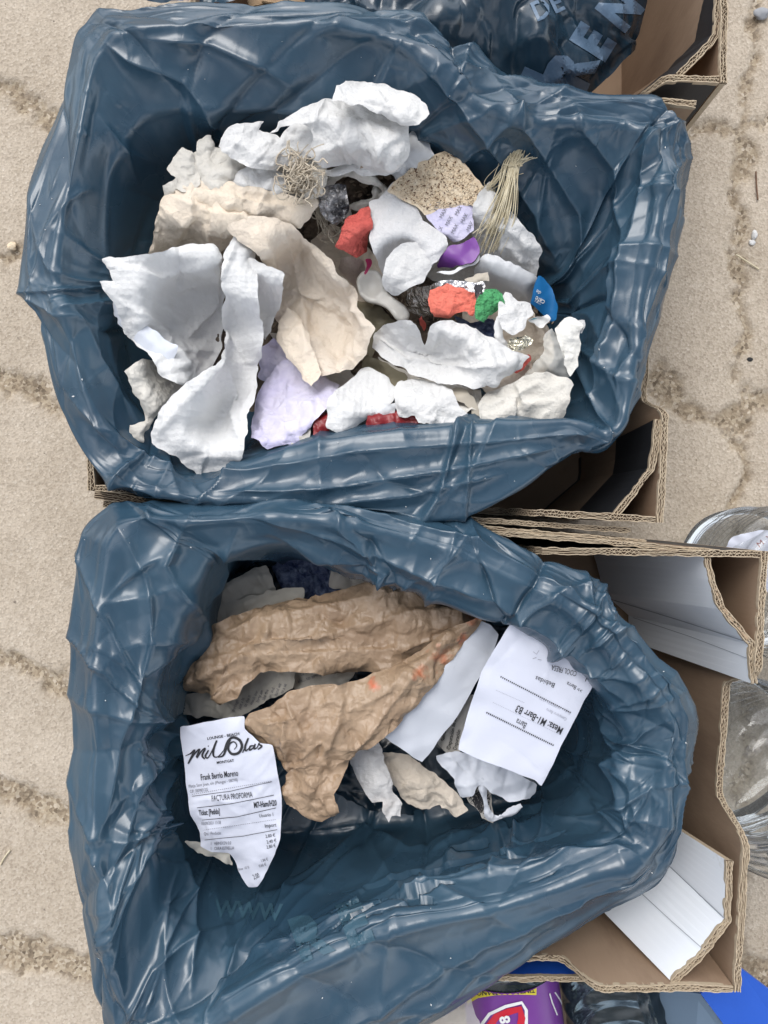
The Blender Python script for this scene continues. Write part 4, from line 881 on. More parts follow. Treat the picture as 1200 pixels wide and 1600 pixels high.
# ---- centre
S('plastic_film', [(510, 292), (540, 290), (545, 330), (530, 355), (510, 345), (495, 320)], M['blackfoil'], 'black and silver crinkled foil under the curled tissue strip', 'foil', bulge=.006, crease=.5, cs=.012, post=1.4)
S('lint_tuft', [(530, 398), (548, 395), (568, 405), (572, 430), (555, 452), (540, 440), (528, 420)], M['lint'], 'dusty pinkish lint tuft below the red tissue', 'lint', bulge=.016, bw=.01, crease=.4, cs=.008)
S('paper_strip', [(566, 402), (576, 402), (582, 412), (572, 430), (566, 424), (570, 412)], M['pink'], 'short hot pink strip beside the lint tuft', 'paper strip', bulge=.002, crease=.05)
S('tissue', [(578, 324), (560, 330), (540, 342), (530, 365), (524, 386), (536, 394), (558, 404), (576, 392), (580, 360)], M['red'], 'dark red crumpled tissue left of the big stained paper', 'tissue', None, bulge=.020, bw=.015, crease=.5, cs=.018)
S('wrapper', [(684, 425), (686, 402), (705, 385), (738, 373), (746, 380), (750, 396), (735, 407), (705, 420)], M['purple'], 'shiny purple wrapper with a white underside edge', 'wrapper', bulge=.012, bw=.01, crease=.08, cs=.04, post=.2)
S('paper_sheet', [(684, 428), (710, 421), (736, 409), (750, 398), (750, 404), (735, 416), (708, 428)], M['white'], 'thin white strip along the lower edge of the purple wrapper', 'paper strip', bulge=.002, crease=.05, excess=0, post=.2)
S('paper_strip', [(724, 436), (762, 424), (763, 438), (740, 442)], M['beigecard'], 'small pale triangular card right of the foil wrapper', 'card scrap', bulge=.002, crease=.05)
S('wrapper', [(710, 492), (735, 500), (772, 492), (775, 532), (745, 525), (712, 508)], M['navy'], 'navy blue frayed wrapper under the coral and green tissues', 'wrapper', bulge=.008, crease=.3, cs=.015)
S('wrapper', [(632, 452), (650, 445), (672, 443), (705, 436), (755, 442), (758, 460), (740, 466), (700, 470), (680, 495), (655, 500), (636, 485)], M['foil'], 'crinkled clear silver foil wrapper with a black bar code end', 'wrapper', bulge=.010, crease=.45, cs=.015, post=1.3)
fw = [o for o in COL.objects if o.name.startswith('wrapper')][-1]; printed('black_panel', fw, [], M['ink'], fw, strokes=[([(742, 450), (758, 450)], 20)])
S('wrapper', [(650, 495), (662, 488), (668, 505), (664, 522), (655, 510)], M['red'], 'thin red foil strip in the notch of the big napkin', 'wrapper', bulge=.004, crease=.2, cs=.012)
# spoon (rigid)
def spoon():
    V = []; F = []; zb = hget(np.array([P(580, 450, .26)]))[0]; zb = max(zb, .25)+.006
    path = [(557, 440), (563, 428), (575, 422), (590, 424), (598, 434), (600, 448), (606, 458), (618, 468), (632, 478), (640, 492), (634, 502), (620, 500), (606, 484), (590, 476), (574, 472), (562, 460)]
    o3 = [P(a, b, zb) for a, b in path]; poly = densify(o3, .0025, 1.); rng = np.random.default_rng(1); V2, T = cdt(poly, .0028, rng); d = segdist(V2, poly)
    c = np.array(P(579, 447, zb)[:2]); rr = np.linalg.norm(V2-c, axis=1); bowl = np.clip(1-(rr/.0135)**2, 0, 1)
    rimh = .0022*np.exp(-((d-.0022)/.0012)**2)
    zt = zb+.0015+np.minimum(d, .003)*.6+rimh-.007*bowl; n = len(V2)
    X = np.concatenate([np.c_[V2, zt], np.c_[V2, np.minimum(zt-.0012, zb-.001-.007*bowl)]]); splat(np.c_[V2, zt])
    E = {}
    for t in T:
        for a, b in ((t[0], t[1]), (t[1], t[2]), (t[2], t[0])): E[(a, b)] = E.get((a, b), 0)+1
    side = [(b, a, a+n, b+n) for (a, b) in E if (b, a) not in E]
    o = link('spoon', X, [tuple(t) for t in T]+[(t[2]+n, t[1]+n, t[0]+n) for t in T]+side, M['plasticw']); tag(o, 'small white plastic scoop with a round bowl left of the foil wrapper', 'spoon')
spoon()
S('paper_sheet', [(578, 318), (600, 300), (616, 284), (636, 308), (662, 342), (688, 362), (700, 384), (690, 398), (670, 430), (655, 446), (628, 460), (600, 440), (582, 400), (578, 360)], M['towelstain'], 'kite shaped white paper with grey dirt in the middle of the pile', 'paper', LA, bulge=.010, bw=.022, crease=.10, cs=.04, excess=.05, lift=.014, drape=16, post=.7)
S('tissue', [(596, 432), (602, 405), (625, 384), (655, 374), (698, 378), (690, 395), (668, 425), (660, 440), (640, 452), (622, 464), (600, 458)], M['paper'], 'thin white tissue folded over the lower part of the kite shaped paper', 'tissue', LA, bulge=.006, bw=.015, crease=.2, cs=.03, excess=.03, post=.6)
S('tissue', [(670, 452), (690, 448), (700, 442), (720, 452), (742, 456), (744, 468), (740, 492), (728, 486), (712, 492), (700, 502), (684, 494), (668, 475)], M['salmon'], 'bright coral tissue on top of the foil wrapper', 'tissue', None, bulge=.014, bw=.010, crease=.35, cs=.016)
S('tissue', [(746, 470), (758, 452), (772, 450), (786, 458), (788, 475), (778, 488), (764, 492), (758, 506), (744, 495), (741, 480)], M['green'], 'small green tissue ball beside the coral tissue', 'tissue', None, bulge=.022, bw=.010, crease=.5, cs=.009, sp=.0032, post=2.4)
S('foil_ball', [(782, 470), (790, 452), (802, 456), (810, 468), (830, 474), (835, 488), (824, 500), (818, 516), (802, 522), (784, 512), (777, 495)], M['paper'], 'crushed white and silver foil paper ball right of the green tissue', 'foil', bulge=.024, bw=.012, crease=.6, cs=.010, sp=.0032, post=2.2)
S('paper_strip', [(772, 500), (780, 490), (786, 520), (795, 540), (782, 538), (772, 525)], M['white'], 'narrow white curl left of the crushed paper ball', 'paper strip', bulge=.008, crease=.1)
S('wrapper', [(790, 540), (800, 526), (820, 522), (832, 532), (822, 545), (800, 550)], M['goldfoil'], 'small pale gold foil sweet wrapper below the crushed paper ball', 'wrapper', bulge=.012, bw=.008, crease=.5, cs=.008, sp=.003, post=1.4)
# ---- lower middle
S('paper_sheet', [(408, 545), (425, 528), (450, 548), (452, 580), (425, 600), (405, 590)], M['lilac'], 'small mauve paper corner above the big lilac sheet', 'paper', bulge=.006, crease=.2, cs=.03)
S('paper_sheet', [(446, 560), (470, 565), (500, 580), (530, 598), (528, 622), (505, 650), (462, 692), (418, 702), (390, 686), (394, 650), (402, 612), (425, 585)], M['lilac'], 'creased lilac and white sheet under the beige papers', 'paper', LA, bulge=.016, bw=.02, crease=.20, cs=.04, folds=[([(402, 615), (450, 630), (520, 640)], .006, 14), ([(395, 650), (440, 660), (470, 690)], .007, 12)])
S('tissue', [(508, 640), (516, 620), (540, 595), (575, 572), (605, 590), (622, 610), (612, 630), (590, 650), (560, 665), (530, 678), (512, 668)], M['towel'], 'bumpy white tissue between the lilac sheet and the torn napkin', 'tissue', LA, bulge=.026, bw=.025, crease=.25, cs=.025, lift=.006, post=.7)
S('tissue', [(585, 640), (600, 628), (618, 632), (614, 652), (592, 656)], M['milky2'], 'small wet white lump below the bumpy tissue', 'tissue', bulge=.010, crease=.3, cs=.015)
S('napkin', [(612, 612), (622, 596), (645, 588), (680, 596), (706, 604), (712, 628), (730, 648), (752, 672), (720, 674), (690, 670), (652, 662), (650, 648), (625, 650), (618, 636)], M['paper'], 'torn white napkin lying on the beige cardboard ring', 'napkin', LA, bulge=.018, bw=.02, crease=.32, cs=.03, lift=.006)
S('napkin', [(583, 548), (588, 520), (605, 502), (628, 494), (645, 496), (658, 512), (665, 532), (672, 508), (690, 500), (725, 505), (765, 524), (800, 546), (827, 560), (808, 580), (775, 600), (742, 607), (700, 604), (660, 596), (625, 578), (600, 568)], M['paper'], 'big folded white napkin with a notch in its upper edge', 'napkin', LA, bulge=.042, bw=.025, crease=.28, cs=.035, excess=.09, folds=[([(590, 520), (630, 560), (700, 575), (760, 570), (820, 560)], .010, 14), ([(610, 505), (640, 540), (680, 560), (740, 550)], .008, 12), ([(690, 502), (680, 540), (720, 560)], .008, 10)], lift=.010, drape=14)
# ---- strings
rng = np.random.default_rng(8); st = []
for k in range(95):
    a = rng.uniform(0, 6.3); rr = abs(rng.normal(0, 15)); cx, cy = 470+rr*math.cos(a)*.8, 276+rr*math.sin(a)*1.2; pts_ = []; a += 1.5
    z = max(hget(np.array([P(cx, cy, .27)]))[0], .262)
    for j in range(7):
        pts_.append((cx, cy, z+.003+rng.uniform(0, .010)*(1-min(rr, 30)/40))); a += rng.normal(.5, .9); st_ = rng.uniform(5, 11); cx += math.cos(a)*st_; cy += math.sin(a)*st_
    st.append((pts_, rng.uniform(.0004, .0009)))
for k in range(40):
    x0, y0 = rng.normal(483, 6), 278+rng.normal(0, 8); p_ = []; ln_ = rng.uniform(.5, 1.1); ph_ = rng.uniform(0, 6)
    for j in range(8):
        t = j/7*ln_; p_.append((x0+t*26+math.sin(t*5+ph_)*5, y0+t*85+rng.normal(0, 2), .302-.016*t+rng.uniform(0, .005)))
    if k % 3 == 0:
        for j in range(4): p_.append((p_[-1][0]+rng.uniform(-3, 13), p_[-1][1]+rng.uniform(-9, 12), .286+rng.uniform(0, .006)))
    st.append((p_, rng.uniform(.0004, .0009)))
o = tubes('string_tangle', st, .001, M['yarn'], None, 5, 30); tag(o, 'tangled beige string hanging beside the cream tissue', 'string')
# curled strips
def ribbon(name, path, w, m, label, cat, tilt=.6, th=.0006):
    q = spline([P(*p) for p in path], 40); t = np.gradient(q, axis=0); t /= np.linalg.norm(t, axis=1)[:, None]; s = np.cross(t, [0, 0, 1]); s /= np.linalg.norm(s, axis=1)[:, None]+1e-9
    u = np.cross(s, t); V = []; F = []; K = 7
    for i in range(40):
        ww = w*(.75+.3*math.sin(i*.4))*min(1, (i+3)/8, (43-i)/8)
        for k in range(K):
            f = k/(K-1)-.5; V.append(q[i]+s[i]*f*ww+u[i]*(math.cos(f*3)*ww*tilt)+fbm(np.array([[i*.01, f*.02, 0]]), .01, 5)[0]*np.array([0, 0, .0015]))
    for i in range(39):
        for k in range(K-1): a = i*K+k; F.append((a, a+1, a+K+1, a+K))
    return tag(link(name, V, F, m), label, cat)
ribbon('tissue', [(497, 308, .285), (515, 286, .30), (540, 272, .31), (570, 276, .31), (592, 288, .305), (600, 300, .295), (586, 312, .285)], .013, M['paperw'], 'curled white tissue strip arching over the black foil', 'tissue')
ribbon('tissue', [(588, 288, .295), (585, 310, .295), (560, 322, .29), (545, 325, .29), (542, 345, .28)], .010, M['paperw'], 'thin twisted white tissue strip above the dark red tissue', 'tissue')
# ---- beige papers
S('paper_sheet', [(222, 396), (238, 360), (252, 325), (254, 305), (280, 292), (305, 280), (330, 286), (365, 305), (400, 340), (380, 380), (330, 400), (260, 398)], M['beige'], 'large tea coloured paper, left part with a rounded upper corner', 'paper', LA, bulge=.022, bw=.025, crease=.22, cs=.05, excess=.07, folds=[([(300, 283), (300, 340), (260, 395)], .008, 16), ([(255, 300), (330, 330), (400, 340)], .008, 12)])
S('paper_sheet', [(345, 345), (400, 338), (450, 348), (485, 368), (510, 392), (540, 430), (560, 462), (578, 495), (590, 515), (582, 535), (572, 556), (545, 580), (510, 593), (498, 585), (470, 560), (430, 500), (440, 440), (400, 400)], M['beige2'], 'long beige stained paper reaching down to the lilac sheet', 'paper', LA, bulge=.036, bw=.03, crease=.20, cs=.05, excess=.07, folds=[([(440, 350), (470, 430), (480, 520), (495, 590)], .010, 14), ([(470, 360), (540, 440), (580, 520)], .008, 14), ([(400, 345), (430, 420), (440, 500)], .008, 12)])
S('paper_sheet', [(436, 500), (450, 480), (470, 500), (490, 550), (500, 585), (488, 606), (465, 578), (430, 532)], M['beige'], 'small pointed beige paper tip over the lilac sheet', 'paper', LA, bulge=.010, bw=.02, crease=.18, cs=.04)
S('paper_sheet', [(270, 300), (300, 281), (345, 284), (395, 290), (430, 300), (470, 312), (494, 310), (495, 318), (480, 340), (466, 356), (440, 345), (400, 342), (350, 330), (300, 325)], M['beige'], 'folded over beige flap with a sharp right corner', 'paper', LA, bulge=.018, bw=.014, crease=.22, cs=.045, folds=[([(255, 305), (330, 300), (420, 320), (490, 320)], .008, 14)])
# ---- big kitchen towels, left
S('tissue', [(195, 580), (215, 560), (260, 560), (300, 580), (290, 610), (262, 632), (240, 660), (222, 692), (206, 686), (202, 664), (225, 655), (215, 620)], M['paperw'], 'crumpled damp tissue hanging below the big kitchen towel', 'tissue', LA, bulge=.022, bw=.015, crease=.45, cs=.020, excess=.12)
S('kitchen_towel', [(386, 402), (430, 420), (447, 430), (444, 465), (430, 500), (418, 530), (395, 520), (385, 460)], M['towel'], 'right rear lobe of kitchen towel resting on the beige paper', 'kitchen towel', LA, bulge=.014, bw=.015, crease=.15, cs=.03, post=.7)
S('kitchen_towel', [(144, 408, .325), (160, 402), (205, 400), (235, 388), (290, 382), (330, 383), (345, 400), (352, 440), (350, 500), (345, 550), (325, 590), (290, 610), (250, 590), (225, 550), (195, 520), (175, 470), (158, 440)], M['towel'], 'widest white kitchen towel, its ragged left corner over the bag wall', 'kitchen towel', LA, bulge=.055, bw=.06, crease=.20, cs=.05, excess=.08, folds=[([(345, 400), (345, 470), (300, 520), (240, 470)], .010, 18), ([(160, 410), (240, 430), (330, 400)], .010, 20), ([(180, 460), (250, 510), (300, 590)], .008, 14)], drape=12, post=.7)
S('paper_sheet', [(172, 470), (190, 478), (232, 510), (276, 544), (270, 562), (260, 577), (238, 556), (208, 528), (186, 508)], M['receipt2'], 'stiff bluish white strip lying across the widest kitchen towel', 'paper', LA, bulge=.005, bw=.01, crease=.08, cs=.04, post=.2)
S('kitchen_towel', [(345, 520), (352, 440), (350, 400), (368, 365), (384, 345), (396, 362), (400, 395), (402, 440), (410, 490), (416, 530), (414, 560), (402, 570), (404, 600), (402, 640), (380, 712), (352, 735), (316, 752), (290, 728), (262, 710), (240, 690), (245, 660), (268, 625), (300, 590), (330, 560)], M['towel'], 'tall folded kitchen towel running down to a point at the bag rim', 'kitchen towel', LA, bulge=.045, bw=.035, crease=.17, cs=.06, excess=.07, folds=[([(385, 350), (350, 440), (348, 540), (300, 620), (245, 690)], .014, 22), ([(345, 570), (410, 562)], .005, 10), ([(345, 560), (372, 640), (382, 700)], .010, 14), ([(400, 600), (380, 700)], .008, 10)], drape=12, post=.7)
# ---- raffia
rng = np.random.default_rng(12); st = []
for k in range(50):
    t0 = rng.normal(0, 1); e = rng.normal(0, 1); fl = rng.random() < .45; b0 = rng.normal(0, 1); end = rng.uniform(.55, 1.0)
    ps_ = [(813+t0*4+(rng.normal(0, 13) if fl else 0), 226+abs(rng.normal(0, 12))+(10 if fl else 0), .336), (802+t0*4+e*3, 262+e*3, .331), (792+t0*6+b0*4, 300, .325+rng.uniform(0, .010)), (778+t0*10+b0*6, 345, .319+rng.uniform(0, .008)), (758+t0*9+b0*5, 395+e*8, .302)]
    if end < .8: ps_ = ps_[:4]+[((ps_[3][0]+ps_[4][0])/2+rng.normal(0, 6), 365, .315)]
    st.append((ps_, rng.uniform(.00025, .0008)))
for k in range(22):
    st.append(([(795+rng.normal(0, 8), 258+rng.normal(0, 8), .330), (772+rng.normal(0, 6), 284, .322+rng.uniform(0, .006)), (757+rng.normal(0, 8), 305, .318), (749+rng.normal(0, 9), 340+rng.normal(0, 12), .305)], .0003))
o = tubes('straw_bundle', st, .0006, M['straw'], None, 4, 18); tag(o, 'frayed bundle of pale dry straw fibres leaning on the right bag wall', 'straw')

# ================================================================ LITTER IN THE LOWER BAG
S('mixed_waste', [(340, 900), (450, 880), (600, 900), (740, 950), (860, 1020), (870, 1160), (830, 1240), (700, 1270), (560, 1250), (450, 1200), (330, 1180), (310, 1040)], M['bagshade'],  # sheet of darkened film, painting the shade deep in the bag
      'folds of film at the bottom of the lower bag, coloured dark as its shade', 'bag bottom', z=.105, bulge=.045, bw=.06, crease=.3, cs=.06, excess=0, kind='stuff', nofloor=True)
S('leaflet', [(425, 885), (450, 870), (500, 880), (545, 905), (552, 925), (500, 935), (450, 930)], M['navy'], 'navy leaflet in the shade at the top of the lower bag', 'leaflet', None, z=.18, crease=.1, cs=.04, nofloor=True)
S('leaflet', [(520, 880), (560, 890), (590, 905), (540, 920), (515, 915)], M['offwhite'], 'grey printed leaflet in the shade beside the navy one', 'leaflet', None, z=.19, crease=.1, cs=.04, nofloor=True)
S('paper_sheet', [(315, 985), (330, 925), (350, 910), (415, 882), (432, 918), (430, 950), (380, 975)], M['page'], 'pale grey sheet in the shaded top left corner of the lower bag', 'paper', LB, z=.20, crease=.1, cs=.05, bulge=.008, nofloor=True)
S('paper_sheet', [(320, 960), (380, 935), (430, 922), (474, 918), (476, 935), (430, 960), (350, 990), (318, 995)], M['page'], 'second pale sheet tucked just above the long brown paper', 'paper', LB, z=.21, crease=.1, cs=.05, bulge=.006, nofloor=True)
S('book_page', [(285, 1118), (290, 1086), (340, 1080), (400, 1040), (460, 1040), (458, 1072), (400, 1105), (375, 1120), (340, 1122)], M['page'], 'off white book page with lines of small print under the brown papers', 'page', LB, z=.215, crease=.08, cs=.05, bulge=.006, nofloor=True)
bp = COL.objects['book_page']
printed('printed_text', bp, [(t, 366+i*9.5, 1112-i*3.5, 5.2, 68, .8) for i, t in enumerate(['through', 'just a fe', 'to the n', 'much our', 'forty am', 'like the', 'or, and', 'hand wit', 'to a se'])], M['inkgrey'], bp)
S('book_page', [(460, 1040), (500, 1040), (560, 1045), (540, 1068), (460, 1075)], M['page'], 'darker slip of book page between the two brown papers', 'page', LB, z=.21, crease=.08, cs=.05, bulge=.004, nofloor=True)
bq = [o for o in COL.objects if o.name.startswith('book_page')][-1]; printed('printed_text', bq, [('ble... to avenge', 466, 1068, 6, 20, .8), ('to the', 470, 1056, 6, 20, .8)], M['inkgrey'], bq)
S('leaflet', [(684, 1160), (700, 1120), (735, 1085), (745, 1090), (728, 1130), (722, 1170), (700, 1180)], M['offwhite'], 'grey leaflet with black print between the two white tickets', 'leaflet', None, z=.215, crease=.08, cs=.04, bulge=.003, nofloor=True)
lf = [o for o in COL.objects if o.name.startswith('leaflet')][-1]; printed('printed_text', lf, [('Salina', 694, 1158, 6, 78, .8, .01), ('/Depuración de sulf', 703, 1172, 6, 78, .8, .01), ('Depuración', 713, 1172, 6, 78, .8, .01)], M['ink'], lf)
S('paper_sheet', [(600, 1175), (640, 1180), (690, 1215), (722, 1250), (728, 1262), (715, 1272), (690, 1262), (650, 1265), (628, 1250), (608, 1215)], M['beige2'], 'beige paper with brown smears below the plain white ticket', 'paper', LB, z=.20, bulge=.016, bw=.02, crease=.25, cs=.03, nofloor=True)
S('paper_scrap', [(726, 1235), (745, 1215), (765, 1235), (772, 1285), (755, 1278), (738, 1258)], M['offwhite'], 'grey scrap printed with black doodles under the crumpled white paper', 'paper', None, z=.20, bulge=.006, crease=.15, cs=.02, nofloor=True)
ps = COL.objects['paper_scrap']; rs = random.Random(3)
printed('doodle', ps, [], M['ink'], ps, strokes=[([(735+rs.random()*28+math.cos(a*1.1)*6, 1228+rs.random()*46+math.sin(a*1.3)*6) for a in range(5)], 1.2) for _ in range(26)])
S('napkin', [(547, 1182), (560, 1165), (590, 1155), (598, 1180), (610, 1205), (618, 1240), (628, 1255), (626, 1272), (612, 1272), (608, 1284), (600, 1268), (595, 1248), (580, 1250), (568, 1235), (552, 1200)], M['towelstain'], 'white torn napkin with crumbs hanging right of the brown paper', 'napkin', LB, z=.225, bulge=.014, bw=.015, crease=.35, cs=.02, nofloor=True)
S('paper_sheet', [(683, 1178), (710, 1170), (740, 1175), (790, 1190), (815, 1205), (838, 1225), (828, 1245), (795, 1250), (770, 1235), (748, 1220), (735, 1240), (716, 1242), (708, 1215), (690, 1195)], M['receipt2'], 'crumpled white paper under the lower edge of the order ticket', 'paper', LB, z=.225, bulge=.020, bw=.02, crease=.42, cs=.028, excess=.1, nofloor=True)
ribbon('paper_strip', [(752, 1215, .235), (757, 1245, .23), (765, 1275, .225), (785, 1275, .225), (815, 1258, .23)], .010, M['receipt2'], 'thin white paper curl ending below the crumpled white paper', 'paper strip', .3)
# long brown roll
S('brown_paper', [(272, 1050), (278, 1025), (300, 1000), (340, 970), (400, 948), (450, 938), (500, 928), (560, 912), (610, 900), (640, 905), (690, 932), (730, 945), (754, 956), (752, 978), (730, 995), (690, 1015), (650, 1030), (600, 1048), (550, 1050), (500, 1046), (450, 1043), (410, 1046), (388, 1068), (378, 1085), (350, 1093), (310, 1088), (284, 1078)], M['kraftpaper'],
  'long crumpled brown paper lying across the top of the lower bag', 'brown paper', 'crumpled brown papers', z=.245, bulge=.048, bw=.03, crease=.16, cs=.040, excess=.04, sp=.002, post=1.25, ragged=.001, nofloor=True, folds=[([(300, 1040), (400, 1000), (520, 980), (640, 950), (730, 960)], .010, 16), ([(290, 1060), (380, 1020), (470, 1015), (600, 1010), (700, 985)], .008, 12), ([(340, 985), (450, 960), (600, 925)], .007, 12), ([(330, 1085), (350, 1050), (380, 1040)], .010, 14), ([(620, 910), (680, 950), (740, 960)], .008, 12)])
S('brown_paper', [(382, 1128), (392, 1110), (420, 1100), (450, 1078), (500, 1066), (560, 1060), (600, 1045), (650, 1020), (700, 985), (752, 955), (748, 975), (725, 1005), (700, 1040), (660, 1085), (640, 1112), (600, 1150), (560, 1175), (545, 1190), (535, 1215), (525, 1232), (532, 1258), (505, 1278), (470, 1272), (450, 1255), (448, 1232), (460, 1200), (436, 1184), (414, 1164), (386, 1146)], M['kraftpaper'],
  'tapering crumpled brown paper with orange smears over the white ticket', 'brown paper', 'crumpled brown papers', z=.275, bulge=.034, bw=.03, crease=.16, cs=.040, excess=.04, sp=.002, post=1.25, ragged=.001, nofloor=True, folds=[([(400, 1120), (450, 1120), (455, 1180), (460, 1250)], .012, 16), ([(450, 1085), (480, 1150), (500, 1250)], .009, 12), ([(740, 965), (640, 1060), (570, 1150), (520, 1200)], .010, 14), ([(540, 1075), (530, 1130), (500, 1180)], .008, 12), ([(700, 1000), (600, 1080), (540, 1110)], .006, 10)])
# tickets
tk = dict(bulge=.003, bw=.02, crease=.045, cs=.07, excess=.01, smooth=.25, ragged=.0004, fine=0, post=.12)
S('ticket', [(598, 1148, .27), (640, 1100, .272), (690, 1045, .275), (722, 1000, .275), (738, 975, .276), (752, 970, .278), (768, 978, .276), (779, 992, .272), (772, 1018, .27), (745, 1065, .268), (720, 1110, .266), (690, 1150, .262), (660, 1191, .258), (630, 1172, .262)], M['receipt2'], 'blank bluish white ticket partly under the brown paper', 'ticket', LB, stack=False, **tk)
S('ticket', [(790, 985, 0.326), (800, 972, 0.328), (815, 967, 0.328), (860, 984, 0.328), (900, 1004, 0.324), (928, 1022, 0.322), (930, 1060, 0.319), (905, 1110, 0.316), (870, 1180, 0.310), (846, 1227, 0.306), (835, 1218, 0.306), (800, 1205, 0.306), (760, 1190, 0.306), (716, 1170, 0.306), (730, 1120, 0.310), (752, 1050, 0.318), (775, 1010, 0.324)], M['receipt'], 'white order ticket with dotted lines leaning on the right bag wall', 'ticket', LB, stack=False, **tk)
tks = [o for o in COL.objects if o.name.startswith('ticket')]; t2 = tks[-1]
def dots(x0, y0, x1, y1, n, w=1.5, sag=0):
    out = []
    for i in range(n):
        f = i/n; g_ = (i+.55)/n; b0 = sag*math.sin(math.pi*f); b1 = sag*math.sin(math.pi*g_)
        out.append(([(x0+(x1-x0)*f, y0+(y1-y0)*f+b0), (x0+(x1-x0)*g_, y0+(y1-y0)*g_+b1)], w))
    return out
an = 180-27.0
printed('printed_text', t2, [('Mesa: M1-Barr B3', 881, 1138, 11.5, an, .68, .012, 0), ('Barra', 824, 1130, 10, an, .55), ('COOL FRESA', 902, 1049, 8.5, 165, .58), ('1', 921, 1058, 9, an), ('>> Barra', 911, 1077, 6.5, an, .8), ('Bebidas', 868, 1068, 7.5, 158, 1.0)],
        M['ink'], t2, strokes=dots(760, 1113, 866, 1165, 38, 2.6)+dots(782, 1057, 893, 1114, 38, 2.2)+dots(816, 980, 928, 1041, 38, 2.0))
printed('faded_text', t2, [('Fecha:   01/08/2021 13:22', 892, 1112, 5, an, .72), ('Camarero: Barra', 886, 1122, 5, an, .72)], M['inkpale'], t2, strokes=dots(775, 1078, 820, 1098, 20, .8)+dots(770, 1097, 876, 1148, 40, .7)+[([(833, 1018), (838, 1022), (842, 1016)], 1), ([(832, 1029), (838, 1027)], 1.2), ([(840, 1030), (846, 1031)], 1)])
S('receipt', [(281, 1136, .285), (300, 1131, .288), (340, 1124, .29), (380, 1120, .29), (382, 1140, .292), (405, 1162, .292), (425, 1166, .29), (432, 1200, .288), (440, 1250, .286), (440, 1290, .284), (438, 1310, .282), (428, 1338, .28), (412, 1372, .276), (402, 1386, .274), (388, 1388, .272), (376, 1374, .27), (366, 1345, .268), (358, 1333, .27), (330, 1331, .274), (314, 1322, .276), (313, 1300, .278), (300, 1270, .28), (292, 1220, .282), (287, 1180, .284)], M['receipt'],
  'long white bar receipt with a black script heading, curled at its foot', 'receipt', None, stack=False, bulge=.010, bw=.03, crease=.10, cs=.055, excess=.03, smooth=.4, ragged=.0004, fine=.05, post=.3)
rc = COL.objects['receipt']; a_ = 8
S('paper_scrap', [(288, 1318, .266), (300, 1312, .270), (330, 1322, .268), (358, 1335, .262), (364, 1352, .258), (340, 1342, .26), (310, 1330, .262)], M['page'], 'turned under corner of paper below the left edge of the bar receipt', 'paper', None, stack=False, bulge=.002, crease=.05)
def sc(pts, n=26): return [tuple(p) for p in spline([(x, y, w_) for x, y, w_ in pts], n)]
logo = [sc([(290, 1181, .5), (298, 1177, 1), (304, 1172, 1.5), (298, 1185, 1.4), (294, 1193, 1)]), sc([(294, 1193, 1), (304, 1178, 1), (312, 1170, 1.2), (307, 1184, 1.5), (316, 1172, 1), (321, 1169, 1.2), (316, 1180, 1.5), (320, 1186, 1)]),
        sc([(326, 1172, 1), (321, 1181, 1.4), (325, 1184, 1), (332, 1172, .8), (339, 1156, 1.2), (334, 1170, 1.6), (334, 1181, 1.2), (341, 1182, .8), (350, 1172, .7)]),
        sc([(350, 1172, .8), (356, 1158, 1.6), (364, 1152, 2.0), (374, 1156, 2.0), (378, 1166, 2.0), (373, 1176, 2.0), (363, 1178, 2.0), (357, 1171, 1.6), (359, 1162, 1.2), (366, 1159, 1), (370, 1165, .8), (366, 1171, .6)], 44), sc([(341, 1183, .8), (349, 1180, 1.4), (354, 1168, 1.8), (360, 1156, 1.2)]),
        sc([(379, 1176, .8), (385, 1162, 1), (388, 1153, 1.2), (383, 1166, 1.6), (384, 1173, 1.2), (390, 1168, .7)]), sc([(397, 1165, 1), (391, 1166, 1.3), (390, 1172, 1.3), (396, 1168, 1), (399, 1162, 1), (397, 1170, 1.4), (402, 1168, .8)]), sc([(402, 1168, .8), (406, 1158, 1), (405, 1163, 1.3), (409, 1166, 1.4), (403, 1171, 1)])]
printed('heading', rc, [('LOUNGE - BEACH', 324, 1156, 4.2, 9, 1.05, .02), ('MONTGAT', 339, 1193.5, 4.0, 8, .95, .02)], M['ink'], rc, strokes=[(l, 2.1) for l in logo]+[([(325, 1166), (326.5, 1165)], 1.8)])
printed('printed_text', rc, [('Frank Berrio Moreno', 314, 1219, 9.5, 7, .50, .01), ('FACTURA PROFORMA', 331, 1252, 9, 6, .50, .0), ('M7-Ham/H20', 397, 1262, 9, 6, .50, .02), ('Ticket: [Pedido]', 311, 1274, 8.5, 5, .42, .02), ('Import', 414, 1293, 6, 6, .75), ('Usuario 1', 405, 1277, 5.5, 6, .75), ('2,80 €', 415, 1309, 5.2, 8, .8), ('2,40 €', 417, 1318, 5.2, 10, .8), ('2,80 €', 417, 1326, 5.2, 12, .75), ('2,00', 397, 1374, 8, 22, .5)],
        M['ink'], rc, strokes=[([(300, 1244), (360, 1236), (425, 1221)], .8), ([(308, 1262), (365, 1255), (428, 1242)], .9), ([(316, 1281), (370, 1276), (431, 1262)], .9), ([(320, 1312), (380, 1306), (433, 1296)], .8)])
